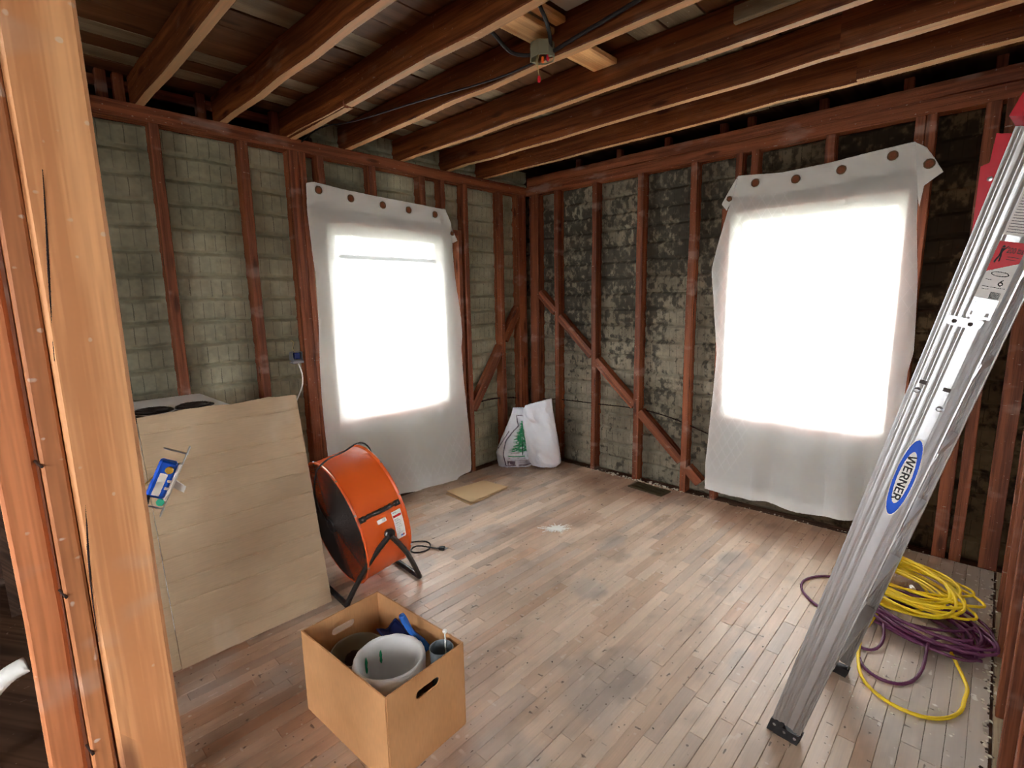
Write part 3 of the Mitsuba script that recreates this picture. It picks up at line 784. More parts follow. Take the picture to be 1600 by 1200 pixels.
for phi in (58, 25, -25, -60, 100, 130):
    for y in (-D + .0, D - .0):
        put('rim_bolt', lathe([(0, .005), (.0045, .004), (.0055, 0)], 10).apply_transform(frame(on_drum(phi, y, .008), FY, np.cross(nrm(on_drum(phi, y) - fl_(0, y, 0)), FY), nrm(on_drum(phi, y) - fl_(0, y, 0)))), 'steel', fan)
cord = [fl_(-.02, .17, .20), fl_(-.012, .15, .33), fl_(-.01, .125, .352), fl_(.01, .03, .352), fl_(.06, -.09, .362), fl_(.085, -.150, .35), fl_(.03, -.155, .30), fl_(-.035, -.155, .222), fl_(-.075, -.155, .12), fl_(-.04, -.155, .06), fl_(.0, -.15, .02)]
put('power_cord', tube(spline(cord, 60), .0042, 8), 'black_rubber', fan, smooth=True)
tail = [fl_(-.05, .15, .05), fl_(.1, .2, -.10), (.70, -1.95, .02), (.72, -1.86, .006), (.765, -1.825, .006), (.85, -1.87, .006), (.845, -1.93, .006), (.79, -1.96, .006), (.775, -1.93, .012), (.82, -1.88, .014), (.87, -1.845, .007), (.893, -1.83, .007)]
put('power_cord', tube(spline(tail, 90), .0042, 8), 'black_rubber', fan, smooth=True)
pd = nrm((.6, .45, 0))
pq = np.cross(Zx, pd)
plug = trimesh.convex.convex_hull(np.array([A(.893, -1.83, .009) + pd * a + pq * b + Zx * c for a, ww, hh in ((0, .006, .006), (.012, .012, .008), (.032, .014, .009), (.036, .012, .008)) for b in (-ww, ww) for c in (-hh, hh)]))
pk2 = put('plug', plug, 'black_rubber', fan)
for b in (-.006, .006):
    put('prong', cbox((0, -.0008, -.003), (.016, .0008, .003), .0003).apply_transform(frame(A(.893, -1.83, .009) + pd * .036 + pq * b, pd, pq, Zx)), 'steel', pk2)

# ------------------------------------------------------------------ open cardboard box with cleaning things
bxk = thing('cardboard_box', 'open brown cardboard box with hand holes holding cleaning things', 'box')
BO, al = A(2.002, -2.893, .002), 1.625
BU, BN = A(math.cos(al), math.sin(al), 0), A(-math.sin(al), math.cos(al), 0)
bl = lambda u, n, z: BO + BU * u + BN * n + Zx * z
bw, bd, bh, bt = .316, .501, .317, .005
face = sbox(0, 0, bw, bh).difference(stadium(.157, .247, .098, .03))
side = sbox(0, 0, bd, bh)
put('end_wall', prism(face, bt, frame(bl(0, 0, 0), BU, Zx, np.cross(BU, Zx)) @ frame(A(0, 0, -bt), X, Y, Zx)), 'cardboard', bxk)
put('end_wall', prism(face, bt, frame(bl(0, bd, 0), BU, Zx, np.cross(BU, Zx))), 'cardboard', bxk)
put('side_wall', prism(side, bt, frame(bl(0, bt * .5, 0), BN, Zx, np.cross(BN, Zx)) @ frame(A(0, 0, -bt), X, Y, Zx)), 'cardboard', bxk)
put('side_wall', prism(side, bt, frame(bl(bw, bt * .5, 0), BN, Zx, np.cross(BN, Zx))), 'cardboard', bxk)
put('bottom', tb((0, 0, 0), (bw, bd, .006)).apply_transform(frame(bl(0, 0, 0), BU, BN, Zx)) if False else prism(sbox(0, 0, bw, bd), .006, frame(bl(0, 0, 0), BU, BN, Zx)), 'cardboard', bxk)

# bin with a white bag turned over its rim
bn = thing('waste_bin', 'small bin lined with a white plastic bag in the cardboard box', 'bin')
bc = bl(.134, .170, .009)
nt = 72
t = np.arange(nt) * 2 * math.pi / nt
def bagring(r, z, wr, seed, e=1.0):
    w_ = meshkit.fbm(np.stack([np.cos(t) * 6 + seed, np.sin(t) * 6, t * 0 + z * 20], -1), 3, seed)
    rr = r + wr * (w_ - .5)
    return bc + (rr * np.cos(t))[:, None] * BU + (rr * .98 * np.sin(t))[:, None] * BN + Zx * (z + wr * (w_[:, None] - .5))
def ringmesh(rings):
    Rr = np.stack(rings)
    Rr = np.concatenate([Rr, Rr[:, :1]], 1)
    return gridmesh(Rr)
V = lathe([(0, 0), (.088, 0), (.091, .004), (.111, .262), (.114, .265), (.111, .268), (.108, .26), (.087, .006), (0, .006)], 48)
V.apply_transform(frame(bc, BU, BN, Zx))
put('bucket', V, 'beige_plastic', bn, smooth=40)
put('bag_liner', ringmesh([bagring(.078, .02, .008, 1), bagring(.084, .10, .008, 2), bagring(.093, .18, .012, 3), bagring(.100, .245, .010, 4), bagring(.106, .277, .008, 5), bagring(.114, .287, .008, 6), bagring(.120, .281, .008, 7), bagring(.123, .262, .010, 8), bagring(.122, .235, .014, 9), bagring(.120, .20, .020, 10)]), 'liner_film', bn, smooth=True)
for a_, ln in ((2.0, .06), (1.3, .05)):
    q = [bc + (.092 * math.cos(a_)) * BU + (.092 * math.sin(a_)) * BN + Zx * z for z in np.linspace(.2, .2 + ln, 6)]
    put('green_print', tube(q, [.002, .006, .004, .006, .004, .001], 5), 'tree_green', bn)
cup = thing('grey_cup', 'grey translucent cup beside the lined bin in the box', 'cup')
cc = bl(.262, .050, .09)
m = lathe([(0, 0), (.030, 0), (.032, .004), (.040, .215), (.042, .218), (.040, .220), (.037, .216), (.029, .007), (0, .007)], 36)
m.apply_transform(frame(cc, BU, BN, Zx))
put('shell', m, 'grey_plastic', cup, smooth=40)
m = lathe([(0, 0), (.046, 0), (.046, .08), (.030, .085), (0, .085)], 24)
m.apply_transform(frame(bl(.262, .052, .008), BU, BN, Zx))
put('spray_can', m, 'dark_steel', smooth=40, label='dark can under the grey cup in the box corner', cat='can')
br = thing('scrub_brush', 'blue hand brush standing upright in the cardboard box', 'brush')
hp = [bl(.228, .220, .375), bl(.236, .216, .355), bl(.252, .206, .31), bl(.274, .196, .275), bl(.290, .184, .25), bl(.298, .165, .225)]
put('handle', tube(spline(hp, 24), np.interp(np.linspace(0, 1, 24), [0, .1, .5, 1], [.011, .013, .010, .013]), 10), 'mid_blue_plastic', br, smooth=True)
dp = thing('dustpan', 'dark blue dustpan in the cardboard box behind the brush', 'dustpan')
pts = np.array([[bl(.222 + .082 * i / 5, .272 + .095 * j / 5, .215 + .03 * (j / 5) + .012 * math.cos(i * 1.2)) for j in range(6)] for i in range(6)])
V_, F_ = gridmesh(pts)
put('tray', (np.vstack([V_, V_ - Zx * .004]), np.vstack([F_, F_[:, ::-1] + len(V_)])), 'navy_plastic', dp, smooth=True)
put('rim', tube(np.vstack([pts[0], pts[1:, -1], pts[-1][::-1]]), .005, 6), 'navy_plastic', dp, smooth=True)
bo = thing('plastic_bowl', 'beige bowl holding dark gloves at the back of the box', 'bowl')
m = lathe([(0, 0), (.070, 0), (.086, .02), (.094, .19), (.098, .195), (.094, .198), (.090, .192), (.081, .024), (0, .006)], 48)
m.apply_transform(frame(bl(.150, .394, .01), BU, BN, Zx))
put('shell', m, 'beige_plastic', bo, smooth=40)
for i in range(3):
    c = bl(.118 + .032 * i, .385 + .02 * (i % 2), .14 + .012 * i)
    gm = trimesh.creation.icosphere(3, .042)
    v = np.array(gm.vertices)
    v *= (1 + .5 * (meshkit.fbm(v * 35 + i * 9, 3, i) - .5))[:, None]
    v[:, 2] *= .65
    gm.vertices = v + c
    put('work_glove', gm, 'dark_cloth', smooth=True, label=('dark crumpled work glove in the beige bowl, nearest the left box wall', 'dark crumpled work glove in the middle of the beige bowl', 'dark crumpled work glove in the beige bowl, nearest the blue brush')[i], cat='glove', group='gloves in the bowl')
sw = thing('white_tipped_stick', 'thin white stick with a rounded tip standing in the box corner', 'stick')
put('rod', tube([bl(.285, .055, .35), bl(.300, .072, .20)], .0026, 8), 'white_plastic', sw, smooth=True)
m = trimesh.creation.icosphere(2, .008); m.apply_translation(bl(.2845, .0545, .354))
put('tip', m, 'white_plastic', sw, smooth=True)

# ------------------------------------------------------------------ folded cardboard, floor register, paint splash, crumbs
fc = thing('folded_cardboard', 'small folded piece of brown cardboard lying on the floor by the left curtain', 'cardboard')
q = [(.227, -1.23), (.539, -1.257), (.504, -.829), (.251, -.856)]
put('lower_leaf', prism(Polygon(q), .004, frame(A(0, 0, .002), X, Y, Zx)), 'tan_cardboard', fc)
m = prism(Polygon([(x * .995 + .004, y + .004) for x, y in q]), .004).subdivide().subdivide()
v = np.array(m.vertices); v[:, 2] += .010 + .012 * np.clip((-.85 - v[:, 1]) / .4, 0, 1); m.vertices = v
put('upper_leaf', m, 'tan_cardboard', fc)
rg = thing('floor_register', 'dark metal floor register by the right wall', 'vent')
rc, ra = A(1.36, -.12, .001), math.radians(-5)
RX, RY = A(math.cos(ra), math.sin(ra), 0), A(-math.sin(ra), math.cos(ra), 0)
RM = frame(rc, RX, RY, Zx)
put('frame', prism(sbox(-.15, -.07, .15, .07).difference(sbox(-.128, -.048, .128, .048)), .007, RM), 'register_brown', rg)
for k in range(22):
    x_ = -.122 + k * .0116
    put('slat', prism(sbox(x_ - .0022, -.05, x_ + .0022, .05), .005, RM), 'register_brown', rg)
put('backing', prism(sbox(-.13, -.05, .13, .05), .0008, RM), 'print_black', rg)
put('damper_bar', prism(sbox(-.13, -.004, .13, .004), .0065, RM), 'register_brown', rg)

r2 = random.Random(5)
sp = [Point(1.255, -1.135).buffer(.05, 6)]
for k in range(46):
    a = r2.uniform(0, 2 * math.pi); l = r2.uniform(.03, .085) * (1.5 if abs(math.cos(a - .7)) > .8 else 1)
    b = a + r2.uniform(-.1, .1)
    ww = r2.uniform(.003, .009)
    cx_, cy_ = 1.255 + .6 * l * math.cos(a) * .3, -1.135 + .3 * l * math.sin(a)
    tip = (1.255 + (l + .02) * math.cos(b), -1.135 + (l + .02) * math.sin(b))
    sp.append(Polygon([(1.255 - ww * math.sin(a), -1.135 + ww * math.cos(a)), (1.255 + ww * math.sin(a), -1.135 - ww * math.cos(a)), tip]).buffer(.0015, 3))
    if r2.random() < .6:
        e = r2.uniform(1.1, 1.5)
        sp.append(Point(1.255 + l * e * math.cos(b), -1.135 + l * e * math.sin(b)).buffer(r2.uniform(.002, .006), 4))
sp.append(Polygon([(1.24, -1.18), (1.25, -1.16), (1.12, -1.245)]).buffer(.003, 3))
put('paint_splash', prism(affinity.scale(unary_union(sp), .72, .72), .0022, frame(A(0, 0, .0008), X, Y, Zx)), 'white_paint', label='splash of dried white paint in the middle of the floor', cat='paint')
def crumbs(n, fn, bs, key, label):
    ms = []
    for i in range(n):
        x, y, r = fn(i)
        m = trimesh.creation.icosahedron()
        v = np.array(m.vertices) * r * (1 + .5 * nrg.random((12, 1))) * A(1, 1, .55)
        m.vertices = v @ trimesh.transformations.rotation_matrix(r2.uniform(0, 6), Zx)[:3, :3].T + A(x, y, r * .5)
        ms.append(m)
    put(key, join(ms), bs, label=label, cat='debris', kind='stuff')
def fr(i):
    if i % 4 == 0: return (r2.uniform(.1, 3.3), -abs(r2.gauss(0, .03)) + .02, r2.uniform(.002, .006))
    if i % 4 == 1: return (r2.uniform(.9, 1.6), r2.gauss(.0, .015), r2.uniform(.003, .008))
    if i % 4 == 2: return (r2.uniform(2.9, 3.32), r2.uniform(-1.6, -.05), r2.uniform(.0015, .004))
    return (3.325 + r2.gauss(0, .012), r2.uniform(-1.9, -.1), r2.uniform(.002, .006))
crumbs(420, fr, 'crumb', 'plaster_crumbs', 'pale plaster crumbs scattered along the wall bottoms')
crumbs(150, lambda i: (r2.uniform(.2, 3.2), r2.uniform(-3.0, -.1), r2.uniform(.001, .0032)) if i % 2 else (3.33 + r2.gauss(0, .008), r2.uniform(-1.95, -.1), r2.uniform(.002, .006)), 'dark_crumb', 'dark_crumbs', 'dark bits of dirt scattered over the floor')

# ------------------------------------------------------------------ sacks in the corner
def sack(key, label, left, right, thick, base, e, nrmv, seed, cat='sack'):
    k = thing(key, label, cat)
    zs = np.linspace(0, 1, 40)
    Lp, Rp = lerp(left, zs), lerp(right, zs)
    nth = 56
    th = np.arange(nth) * 2 * math.pi / nth
    rings = []
    for i, v in enumerate(zs):
        c, hw = (Lp[i] + Rp[i]) / 2, (Rp[i] - Lp[i]) / 2
        tk = thick * np.clip(1.02 - v ** 2.2, .03, 1) * min(1, .72 + v * 3)
        ca, sa = np.cos(th), np.sin(th)
        sx, sy = np.sign(ca) * np.abs(ca) ** .75, np.sign(sa) * np.abs(sa) ** .8
        h = c[0] + hw[0] * sx
        z = c[1] + hw[1] * sx
        dd = tk * sy
        w_ = meshkit.fbm(np.stack([h * 9 + z * 4, z * 5 - h * 3 + seed, np.sign(sa) * 2 + seed], -1), 4, seed) - .5 + 1.0 * np.abs(meshkit.noise(np.stack([h * 22 + z * 12, z * 9 - h * 14, np.sign(sa) * 2 + seed], -1), seed) - .5)
        dd = dd + .055 * w_ * np.abs(sa) * np.sign(sa)
        rings.append(base + h[:, None] * e + np.maximum(z, .002)[:, None] * Zx + dd[:, None] * nrmv)
    P = np.stack(rings)
    V, F = ringmesh(list(P))
    cap = [len(V), len(V) + 1]
    V = np.vstack([V, P[0].mean(0), P[-1].mean(0)])
    n1 = nth + 1
    F = np.vstack([F, [[i, cap[0], i + 1] for i in range(nth)], [[(len(zs) - 1) * n1 + i, (len(zs) - 1) * n1 + i + 1, cap[1]] for i in range(nth)]])
    m = trimesh.Trimesh(V, F, process=False)
    put('bag', m, 'sack_plastic', k, smooth=True)
    front = P[:, :]                                           # for prints: angle index -> point on the face turned to the room
    def surf(a, v):
        """a: 0..1 across the front from left to right, v: 0..1 up."""
        i = v * (len(zs) - 1); i0 = int(min(i, len(zs) - 2)); fi = i - i0
        j = (1 - a) * nth / 2; j0 = int(j) % nth; fj = j - int(j)
        g = lambda ii: P[ii, j0] * (1 - fj) + P[ii, (j0 + 1) % nth] * fj
        return g(i0) * (1 - fi) + g(i0 + 1) * fi + nrmv * .0045
    return k, surf
se, sn = A(.74, .67, 0), A(.67, -.74, 0)
sb = A(.24, -.36, 0)
sk, surf = sack('bark_sack', 'white sack printed with a green tree in the corner, left of the plain sack',
                [(-.218, .0), (-.238, .13), (-.19, .25), (-.14, .36), (-.095, .47), (-.078, .535)], [(.08, .0), (.10, .06), (.085, .24), (.07, .40), (.055, .50), (.045, .53)], .075, sb - sn * .045, se, sn, 3)
def strip(pts, wdt, bs, key, parent):
    P = np.array([surf(a, v) for a, v in pts])
    d = np.gradient(P, axis=0); s = np.cross(d, sn); s /= np.linalg.norm(s, axis=1, keepdims=True)
    w = np.broadcast_to(wdt, (len(P),))[:, None]
    put(key, gridmesh(np.stack([P - s * w, P + s * w], 1)), bs, parent)
ln = lambda a, b, n=8: [(a[0] + (b[0] - a[0]) * i / (n - 1), a[1] + (b[1] - a[1]) * i / (n - 1)) for i in range(n)]
strip(ln((.36, .04), (.30, .45), 10) + ln((.32, .5), (.50, .72), 6), .004, 'print_violet', 'border', sk)
strip(ln((.36, .04), (.93, .06), 10), .0035, 'print_violet', 'border', sk)
strip(ln((.50, .72), (.42, .88), 6) + ln((.44, .885), (.80, .885), 5), .003, 'print_violet', 'border', sk)
strip(ln((.10, .30), (.30, .62), 8), .003, 'print_violet', 'border', sk)
tv, tf = [], []
r3 = random.Random(11)
for i in range(420):                                          # the printed tree: flat needles sweeping off a trunk
    v = r3.uniform(.29, .80)
    half = .21 * (1 - (v - .28) / .56) + .015
    a0 = .60 + r3.uniform(-1, 1) * half * r3.uniform(.0, .8)
    ta, tvv = a0 + (1 if a0 > .60 else -1) * r3.uniform(.03, .08), v - r3.uniform(-.004, .02)
    p, q_ = surf(min(max(a0, .02), .98), v), surf(min(max(ta, .02), .98), tvv)
    up_ = Zx * r3.uniform(.003, .006)
    b = len(tv); tv += [p - up_, p + up_, q_]; tf.append((b, b + 1, b + 2))
put('tree_print', (np.array(tv), np.array(tf)), 'tree_green', sk)
strip(ln((.61, .22), (.60, .5), 6), .003, 'print_black', 'trunk_print', sk)
strip(ln((.42, .205), (.80, .215), 6), .004, 'tree_green', 'print_line', sk)
for v, a, b in ((.17, .42, .86), (.27, .46, .62), (.255, .46, .56), (.06 + .05, .52, .9), (.14, .5, .92)):
    strip(ln((a, v), (b, v + .004), 5), .0016, 'print_grey', 'print_line', sk)
for v in (.075, .095, .115):
    strip(ln((.40, v), (.50, v), 3), .007, 'print_violet', 'print_block', sk)
sack('plain_sack', 'plain white plastic sack leaning in the corner, right of the tree sack',
     [(.085, .03), (.05, .10), (.03, .24), (.005, .43), (.015, .52), (.028, .57)], [(.30, .015), (.345, .05), (.325, .22), (.295, .40), (.275, .52), (.264, .63)], .07, sb + sn * .035, se, sn, 8)

# ------------------------------------------------------------------ stepladder
LW = nrm((.107, .994, 0)); LD = A(LW[1], -LW[0], 0)
th = math.radians(14)
LL = LD * math.sin(th) + Zx * math.cos(th)
LT = LD * math.cos(th) - Zx * math.sin(th)
LO = A(2.782, -1.880, .03)
lp = lambda a, b, s: LO + LL * a + LT * b + LW * (s + .045 * a)
lad = thing('stepladder', 'folded aluminium stepladder leaning to the right beside the coiled cords', 'ladder')
def rail(poly, a0, a1, k, far=False, sep=.49):
    m = trimesh.creation.extrude_polygon(poly, a1 - a0, engine='earcut')
    v = np.array(m.vertices)
    a = v[:, 2] + a0
    b = v[:, 0] - .023 * a * (1 - v[:, 0] / .088)
    s = (sep - v[:, 1] - .135 * a) if far else v[:, 1]
    P = LO + a[:, None] * LL + b[:, None] * LT + (s + .045 * a)[:, None] * LW
    f = np.array(m.faces)
    return (P, f[:, ::-1] if far else f)
def channel(b0, b1, dep, t=.002, ridges=()):
    outer = [(b0, dep), (b0, 0)]
    for c, w, h in ridges:
        outer += [(c + w * q, -h * (.5 + .5 * math.cos(math.pi * q))) for q in np.linspace(-1, 1, 9)]
    outer += [(b1, 0), (b1, dep)]
    inner = [(b1 - t, dep), (b1 - t, t)]
    for c, w, h in ridges[::-1]:
        inner += [(c + w * q, t - h * (.5 + .5 * math.cos(math.pi * q))) for q in np.linspace(1, -1, 9)]
    inner += [(b0 + t, t), (b0 + t, dep)]
    return Polygon(outer + inner)
FR = channel(.0325, .087, .024, ridges=((.040, .006, .004), (.069, .006, .0045), (.080, .005, .004)))
RR = channel(-.002, .0320, .020, ridges=((.006, .005, .003), (.022, .006, .0035)))
ATOP = 1.90
for far in (False, True):
    put('front_rail', rail(FR, .03, ATOP, -.004, far), 'aluminium', lad, smooth=38)
    put('rear_rail', rail(RR, .015, ATOP - .02, -.019, far), 'aluminium', lad, smooth=38)
    fx = lambda a, b, s: lp(a, b, (.49 - s - .18 * a) if far else s)
    def foot(pts, s0, s1):
        P = np.array([fx(a, b, s) for s in (s0, s1) for a, b in pts])
        return trimesh.convex.convex_hull(P)
    put('foot', join(foot([(-.030, -.004), (-.021, .036), (.032, .036), (.016, -.004)], -.004, .022), foot([(-.027, .018), (-.0075, .091), (.03, .091), (.012, .030), (-.005, .018)], -.005, .028)), 'black_rubber', lad)
    if not far:
        for a, b in ((.005, .012), (.004, .045), (.010, .078)):
            put('rivet', lathe([(0, .002), (.004, .0016), (.005, 0)], 10).apply_transform(frame(lp(a, b, -.005), LL, LT, -LW)), 'steel', lad)
AS = [.337, .585, .826, 1.077, 1.329, 1.58]
for a in AS:
    s1 = .487 - .18 * a
    def bx8(a0, a1, b0, b1):
        return trimesh.convex.convex_hull(np.array([lp(aa, bb, ss) for aa in (a0, a1) for bb in (b0, b1) for ss in (.003, s1)]))
    ms = [bx8(a - .001, a + .001, .036, .083), bx8(a - .026, a, .083, .086), bx8(a - .02, a, .036, .039)]
    ms += [bx8(a + .001, a + .0025, b, b + .003) for b in np.arange(.042, .082, .008)]
    put('step', join(ms), 'aluminium', lad)
    put('step_bracket', trimesh.convex.convex_hull(np.array([lp(a + da, b, s) for da, b in ((-.035, .0875), (0, .091), (.004, .088), (-.035, .0865)) for s in (.002, .03)])), 'aluminium', lad)
for a in (.45, 1.2):
    put('rear_brace', tube([lp(a, .012, .01), lp(a, .012, .48 - .18 * a)], .009, 10), 'aluminium', lad, smooth=True)
lm = lambda a, b, e: frame(lp(a, b, -e), LT, LL + LW * .045, -LW)        # on the web that faces the room: x across, y up
# oval badge
M = lm(.984, .0465, .0040) @ trimesh.transformations.rotation_matrix(.03, (0, 0, 1))
oval = lambda w, h: affinity.scale(Point(0, 0).buffer(1, 32), w, h)
bk = put('badge', prism(oval(.0245, .118), .0008, M), 'label_white', lad, label='blue and white oval badge')
put('badge_ring', prism(oval(.0228, .114).difference(oval(.0155, .079)), .0014, M), 'label_blue', bk)
tx = meshkit.text_mesh('WERNER', .0185, .0004, bold=True)
tx.apply_translation((-np.mean(tx.bounds[:, 0]), -np.mean(tx.bounds[:, 1]), 0))
tx.apply_scale((.135 / tx.extents[0], 1, 1))
put('badge_lettering', tx.apply_transform(M @ frame(A(.0, .0, .0012), -Y, X, Zx)), 'print_black', bk)
# size and duty label
M = lm(1.47, .045, .0040)
wl = put('size_label', prism(sbox(-.026, 0, .026, .155), .0006, M), 'label_white', lad, label='red and white size label')
put('red_field', prism(Polygon([(-.026, .155), (.026, .155), (.026, .108), (-.026, .082)]), .0010, M), 'label_red', wl)
def text(s, h, x, y, bs, key, parent, M, bold=True, depth=.0003, zz=.0011, width=None):
    m = meshkit.text_mesh(s, h, depth, bold)
    if width: m.apply_scale((width / m.extents[0], 1, 1))
    m.apply_transform(M @ frame(A(x, y, zz), X, Y, Zx))
    put(key, m, bs, parent)
text('200 lbs', .012, -.006, .130, 'print_black', 'lettering', wl, M, width=.030)
cl = [Point(-.014, .143).buffer(.003), Polygon([(-.017, .139), (-.011, .139), (-.012, .122), (-.016, .122)]), Polygon([(-.016, .123), (-.013, .123), (-.018, .104), (-.021, .106)]), Polygon([(-.014, .123), (-.011, .123), (-.010, .108), (-.0125, .108)]), Polygon([(-.012, .137), (-.006, .146), (-.005, .144), (-.011, .133)])]
put('climber_print', prism(unary_union(cl), .0003, M @ frame(A(0, 0, .0011), X, Y, Zx)), 'print_black', wl)
put('small_oval', prism(affinity.translate(oval(.017, .006).difference(oval(.015, .0045)), .002, .079), .0003, M @ frame(A(0, 0, .0011), X, Y, Zx)), 'print_black', wl)
text('6', .014, .004, .052, 'print_black', 'lettering', wl, M)
put('bar_code', join([prism(sbox(.0 + i * .0018, .018, .0 + i * .0018 + .001, .036), .0003, M @ frame(A(0, 0, .0011), X, Y, Zx)) for i in range(11)]), 'print_black', wl)
for y, x0, x1 in ((.12, .0, .022), (.114, .0, .018), (.063, -.02, -.008), (.046, -.022, .022), (.040, -.02, -.006), (.012, -.02, .0), (.006, -.02, .01)):
    put('print_line', prism(sbox(x0, y, x1, y + .0012), .0003, M @ frame(A(0, 0, .0011), X, Y, Zx)), 'print_black', wl)
il = put('instruction_label', prism(sbox(-.026, .170, .026, .290), .0006, M), 'label_white', lad, label='white label of small instructions')
for k in range(17):
    put('print_line', prism(sbox(-.022, .176 + k * .0064, .012 + .010 * r3.random(), .178 + k * .0064), .0003, M @ frame(A(0, 0, .0006), X, Y, Zx)), 'print_grey', il)
put('cover_plate', prism(sbox(-.026, -.032, .022, .018).difference(sbox(-.02, -.026, .016, -.016)), .0014, M), 'steel', lad, label='small bright metal plate')
gp = put('spreader_plate', prism(Polygon([(-.036, .008), (.036, .008), (.034, -.006), (.024, -.011), (-.026, -.011), (-.036, -.004)]).buffer(.002), .0022, lm(1.423, .021, .0065)), 'aluminium', lad)
for x_ in (-.018, .015):
    put('rivet', lathe([(0, .003), (.0045, .0022), (.0055, 0)], 12).apply_transform(lm(1.421, .021 + x_, .0085)), 'dark_steel', gp)
for a, b in ((1.225, -.009), (1.194, .052)):
    put('bolt', lathe([(0, .006), (.004, .006), (.0065, .003), (.008, 0)], 14).apply_transform(lm(a, b, .004)), 'steel', lad, smooth=30)
for a, b in ((1.25, -.004), (1.247, .049)):
    put('slot_mark', prism(sbox(-.008, -.005, .008, .005), .0006, lm(a, b, .0033)), 'dark_steel', lad)
# red pail shelf and top cap
sh = Polygon([(-.035, 1.626), (-.041, 1.632), (-.080, 1.790), (-.066, 1.800), (-.077, 1.866), (-.044, 1.866), (-.016, 1.77), (-.012, 1.63)])
M0 = frame(LO, LT, LL + LW * .045, -LW)
ps = put('pail_shelf', join(prism(sh, .003, M0 @ frame(A(0, 0, -.012), X, Y, Zx)), prism(sh, .003, M0 @ frame(A(0, 0, -.20), X, Y, Zx)),
                            trimesh.convex.convex_hull(np.array([lp(a, b, s) for a, b in ((1.63, -.039), (1.785, -.078), (1.785, -.075), (1.63, -.036)) for s in (.012, .20)])),
                            trimesh.convex.convex_hull(np.array([lp(a, b, s) for a, b in ((1.80, -.063), (1.862, -.073), (1.862, -.070), (1.80, -.060)) for s in (.012, .20)]))), 'red_plastic', lad, label='red pail shelf folded flat')
put('rivet', lathe([(0, .003), (.005, .0022), (.006, 0)], 12).apply_transform(M0 @ frame(A(-.052, 1.763, -.009), X, Y, Zx)), 'steel', ps)
put('top_cap', trimesh.convex.convex_hull(np.array([lp(a, b, s) for a, b in ((1.90, -.064), (1.90, .088), (1.95, .086), (1.95, -.057)) for s in (-.012, .18)])), 'red_plastic', lad, label='red top cap')

# ------------------------------------------------------------------ coiled extension cords
def coil(key, label, bs, center, ax1, r1, r2_, n, z0, dz, seed, ends, rad):
    r = np.random.default_rng(seed)
    e1 = nrm((*ax1, 0)); e2 = np.cross(Zx, e1)
    per = 40
    N = n * per
    t = np.arange(N) / per
    kn = lambda amp, k=1.0: np.interp(t * k, np.arange(int(n * k) + 2), r.normal(0, amp, int(n * k) + 2))
    ph = 2 * math.pi * t
    a = r1 * (1 + kn(.10)) ; b = r2_ * (1 + kn(.20))
    P = A(*center, 0) + (a * np.cos(ph))[:, None] * e1 + (b * np.sin(ph + kn(.25)))[:, None] * e2 + kn(.018, 2)[:, None] * e1 + kn(.03, 2)[:, None] * e2
    P[:, 2] = np.clip(z0 + dz * (.5 + .5 * np.sin(t * 2.1 + seed)) + np.abs(kn(.010, 3)), rad, None)
    m = tube(P, rad, 7)
    return P, m
P, m = coil('', '', '', (3.085, -.86), (.85, -.42), .215, .16, 15, .012, .055, 4, None, .0062)
pc = thing('extension_cord', 'purple extension cord coiled under the yellow one by the right wall', 'cord')
put('coil', m, 'purple_cord', pc, smooth=True)
put('loose_loop', tube(spline([(2.95, -.70, .03), (2.80, -.62, .012), (2.68, -.66, .007), (2.61, -.82, .007), (2.66, -.93, .007), (2.78, -1.0, .007), (2.95, -.93, .02)], 60), .0062, 8), 'purple_cord', pc, smooth=True)
put('loose_loop', tube(spline([(3.20, -.95, .05), (3.145, -1.03, .06), (3.135, -1.15, .03), (3.122, -1.25, .008), (3.066, -1.345, .007), (3.02, -1.355, .007), (2.965, -1.325, .007), (2.935, -1.27, .007)], 60), .0062, 8), 'purple_cord', pc, smooth=True)
put('loose_loop', tube(spline([(2.98, -1.02, .05), (2.99, -1.12, .02), (2.955, -1.19, .008), (2.90, -1.18, .008), (2.86, -1.1, .008)], 40), .0062, 8), 'purple_cord', pc, smooth=True)
P, m = coil('', '', '', (2.985, -.66), (.82, -.42), .235, .18, 17, .058, .07, 9, None, .0062)
yc = thing('extension_cord', 'yellow extension cord coiled on top of the purple one, behind the ladder foot', 'cord')
put('coil', m, 'yellow_cord', yc, smooth=True)
put('loose_loop', tube(spline([(2.95, -.93, .05), (2.92, -1.15, .015), (2.935, -1.28, .008), (2.985, -1.42, .007), (3.082, -1.48, .007), (3.171, -1.468, .007), (3.236, -1.401, .007), (3.258, -1.33, .007), (3.262, -1.27, .007), (3.267, -1.209, .007), (3.25, -1.136, .012), (3.2, -1.0, .03)], 80), .0065, 8), 'yellow_cord', yc, smooth=True)
put('connector', tube([(3.04, -.72, .118), (3.05, -.75, .118)], [.010, .012], 10), 'white_plastic', yc)

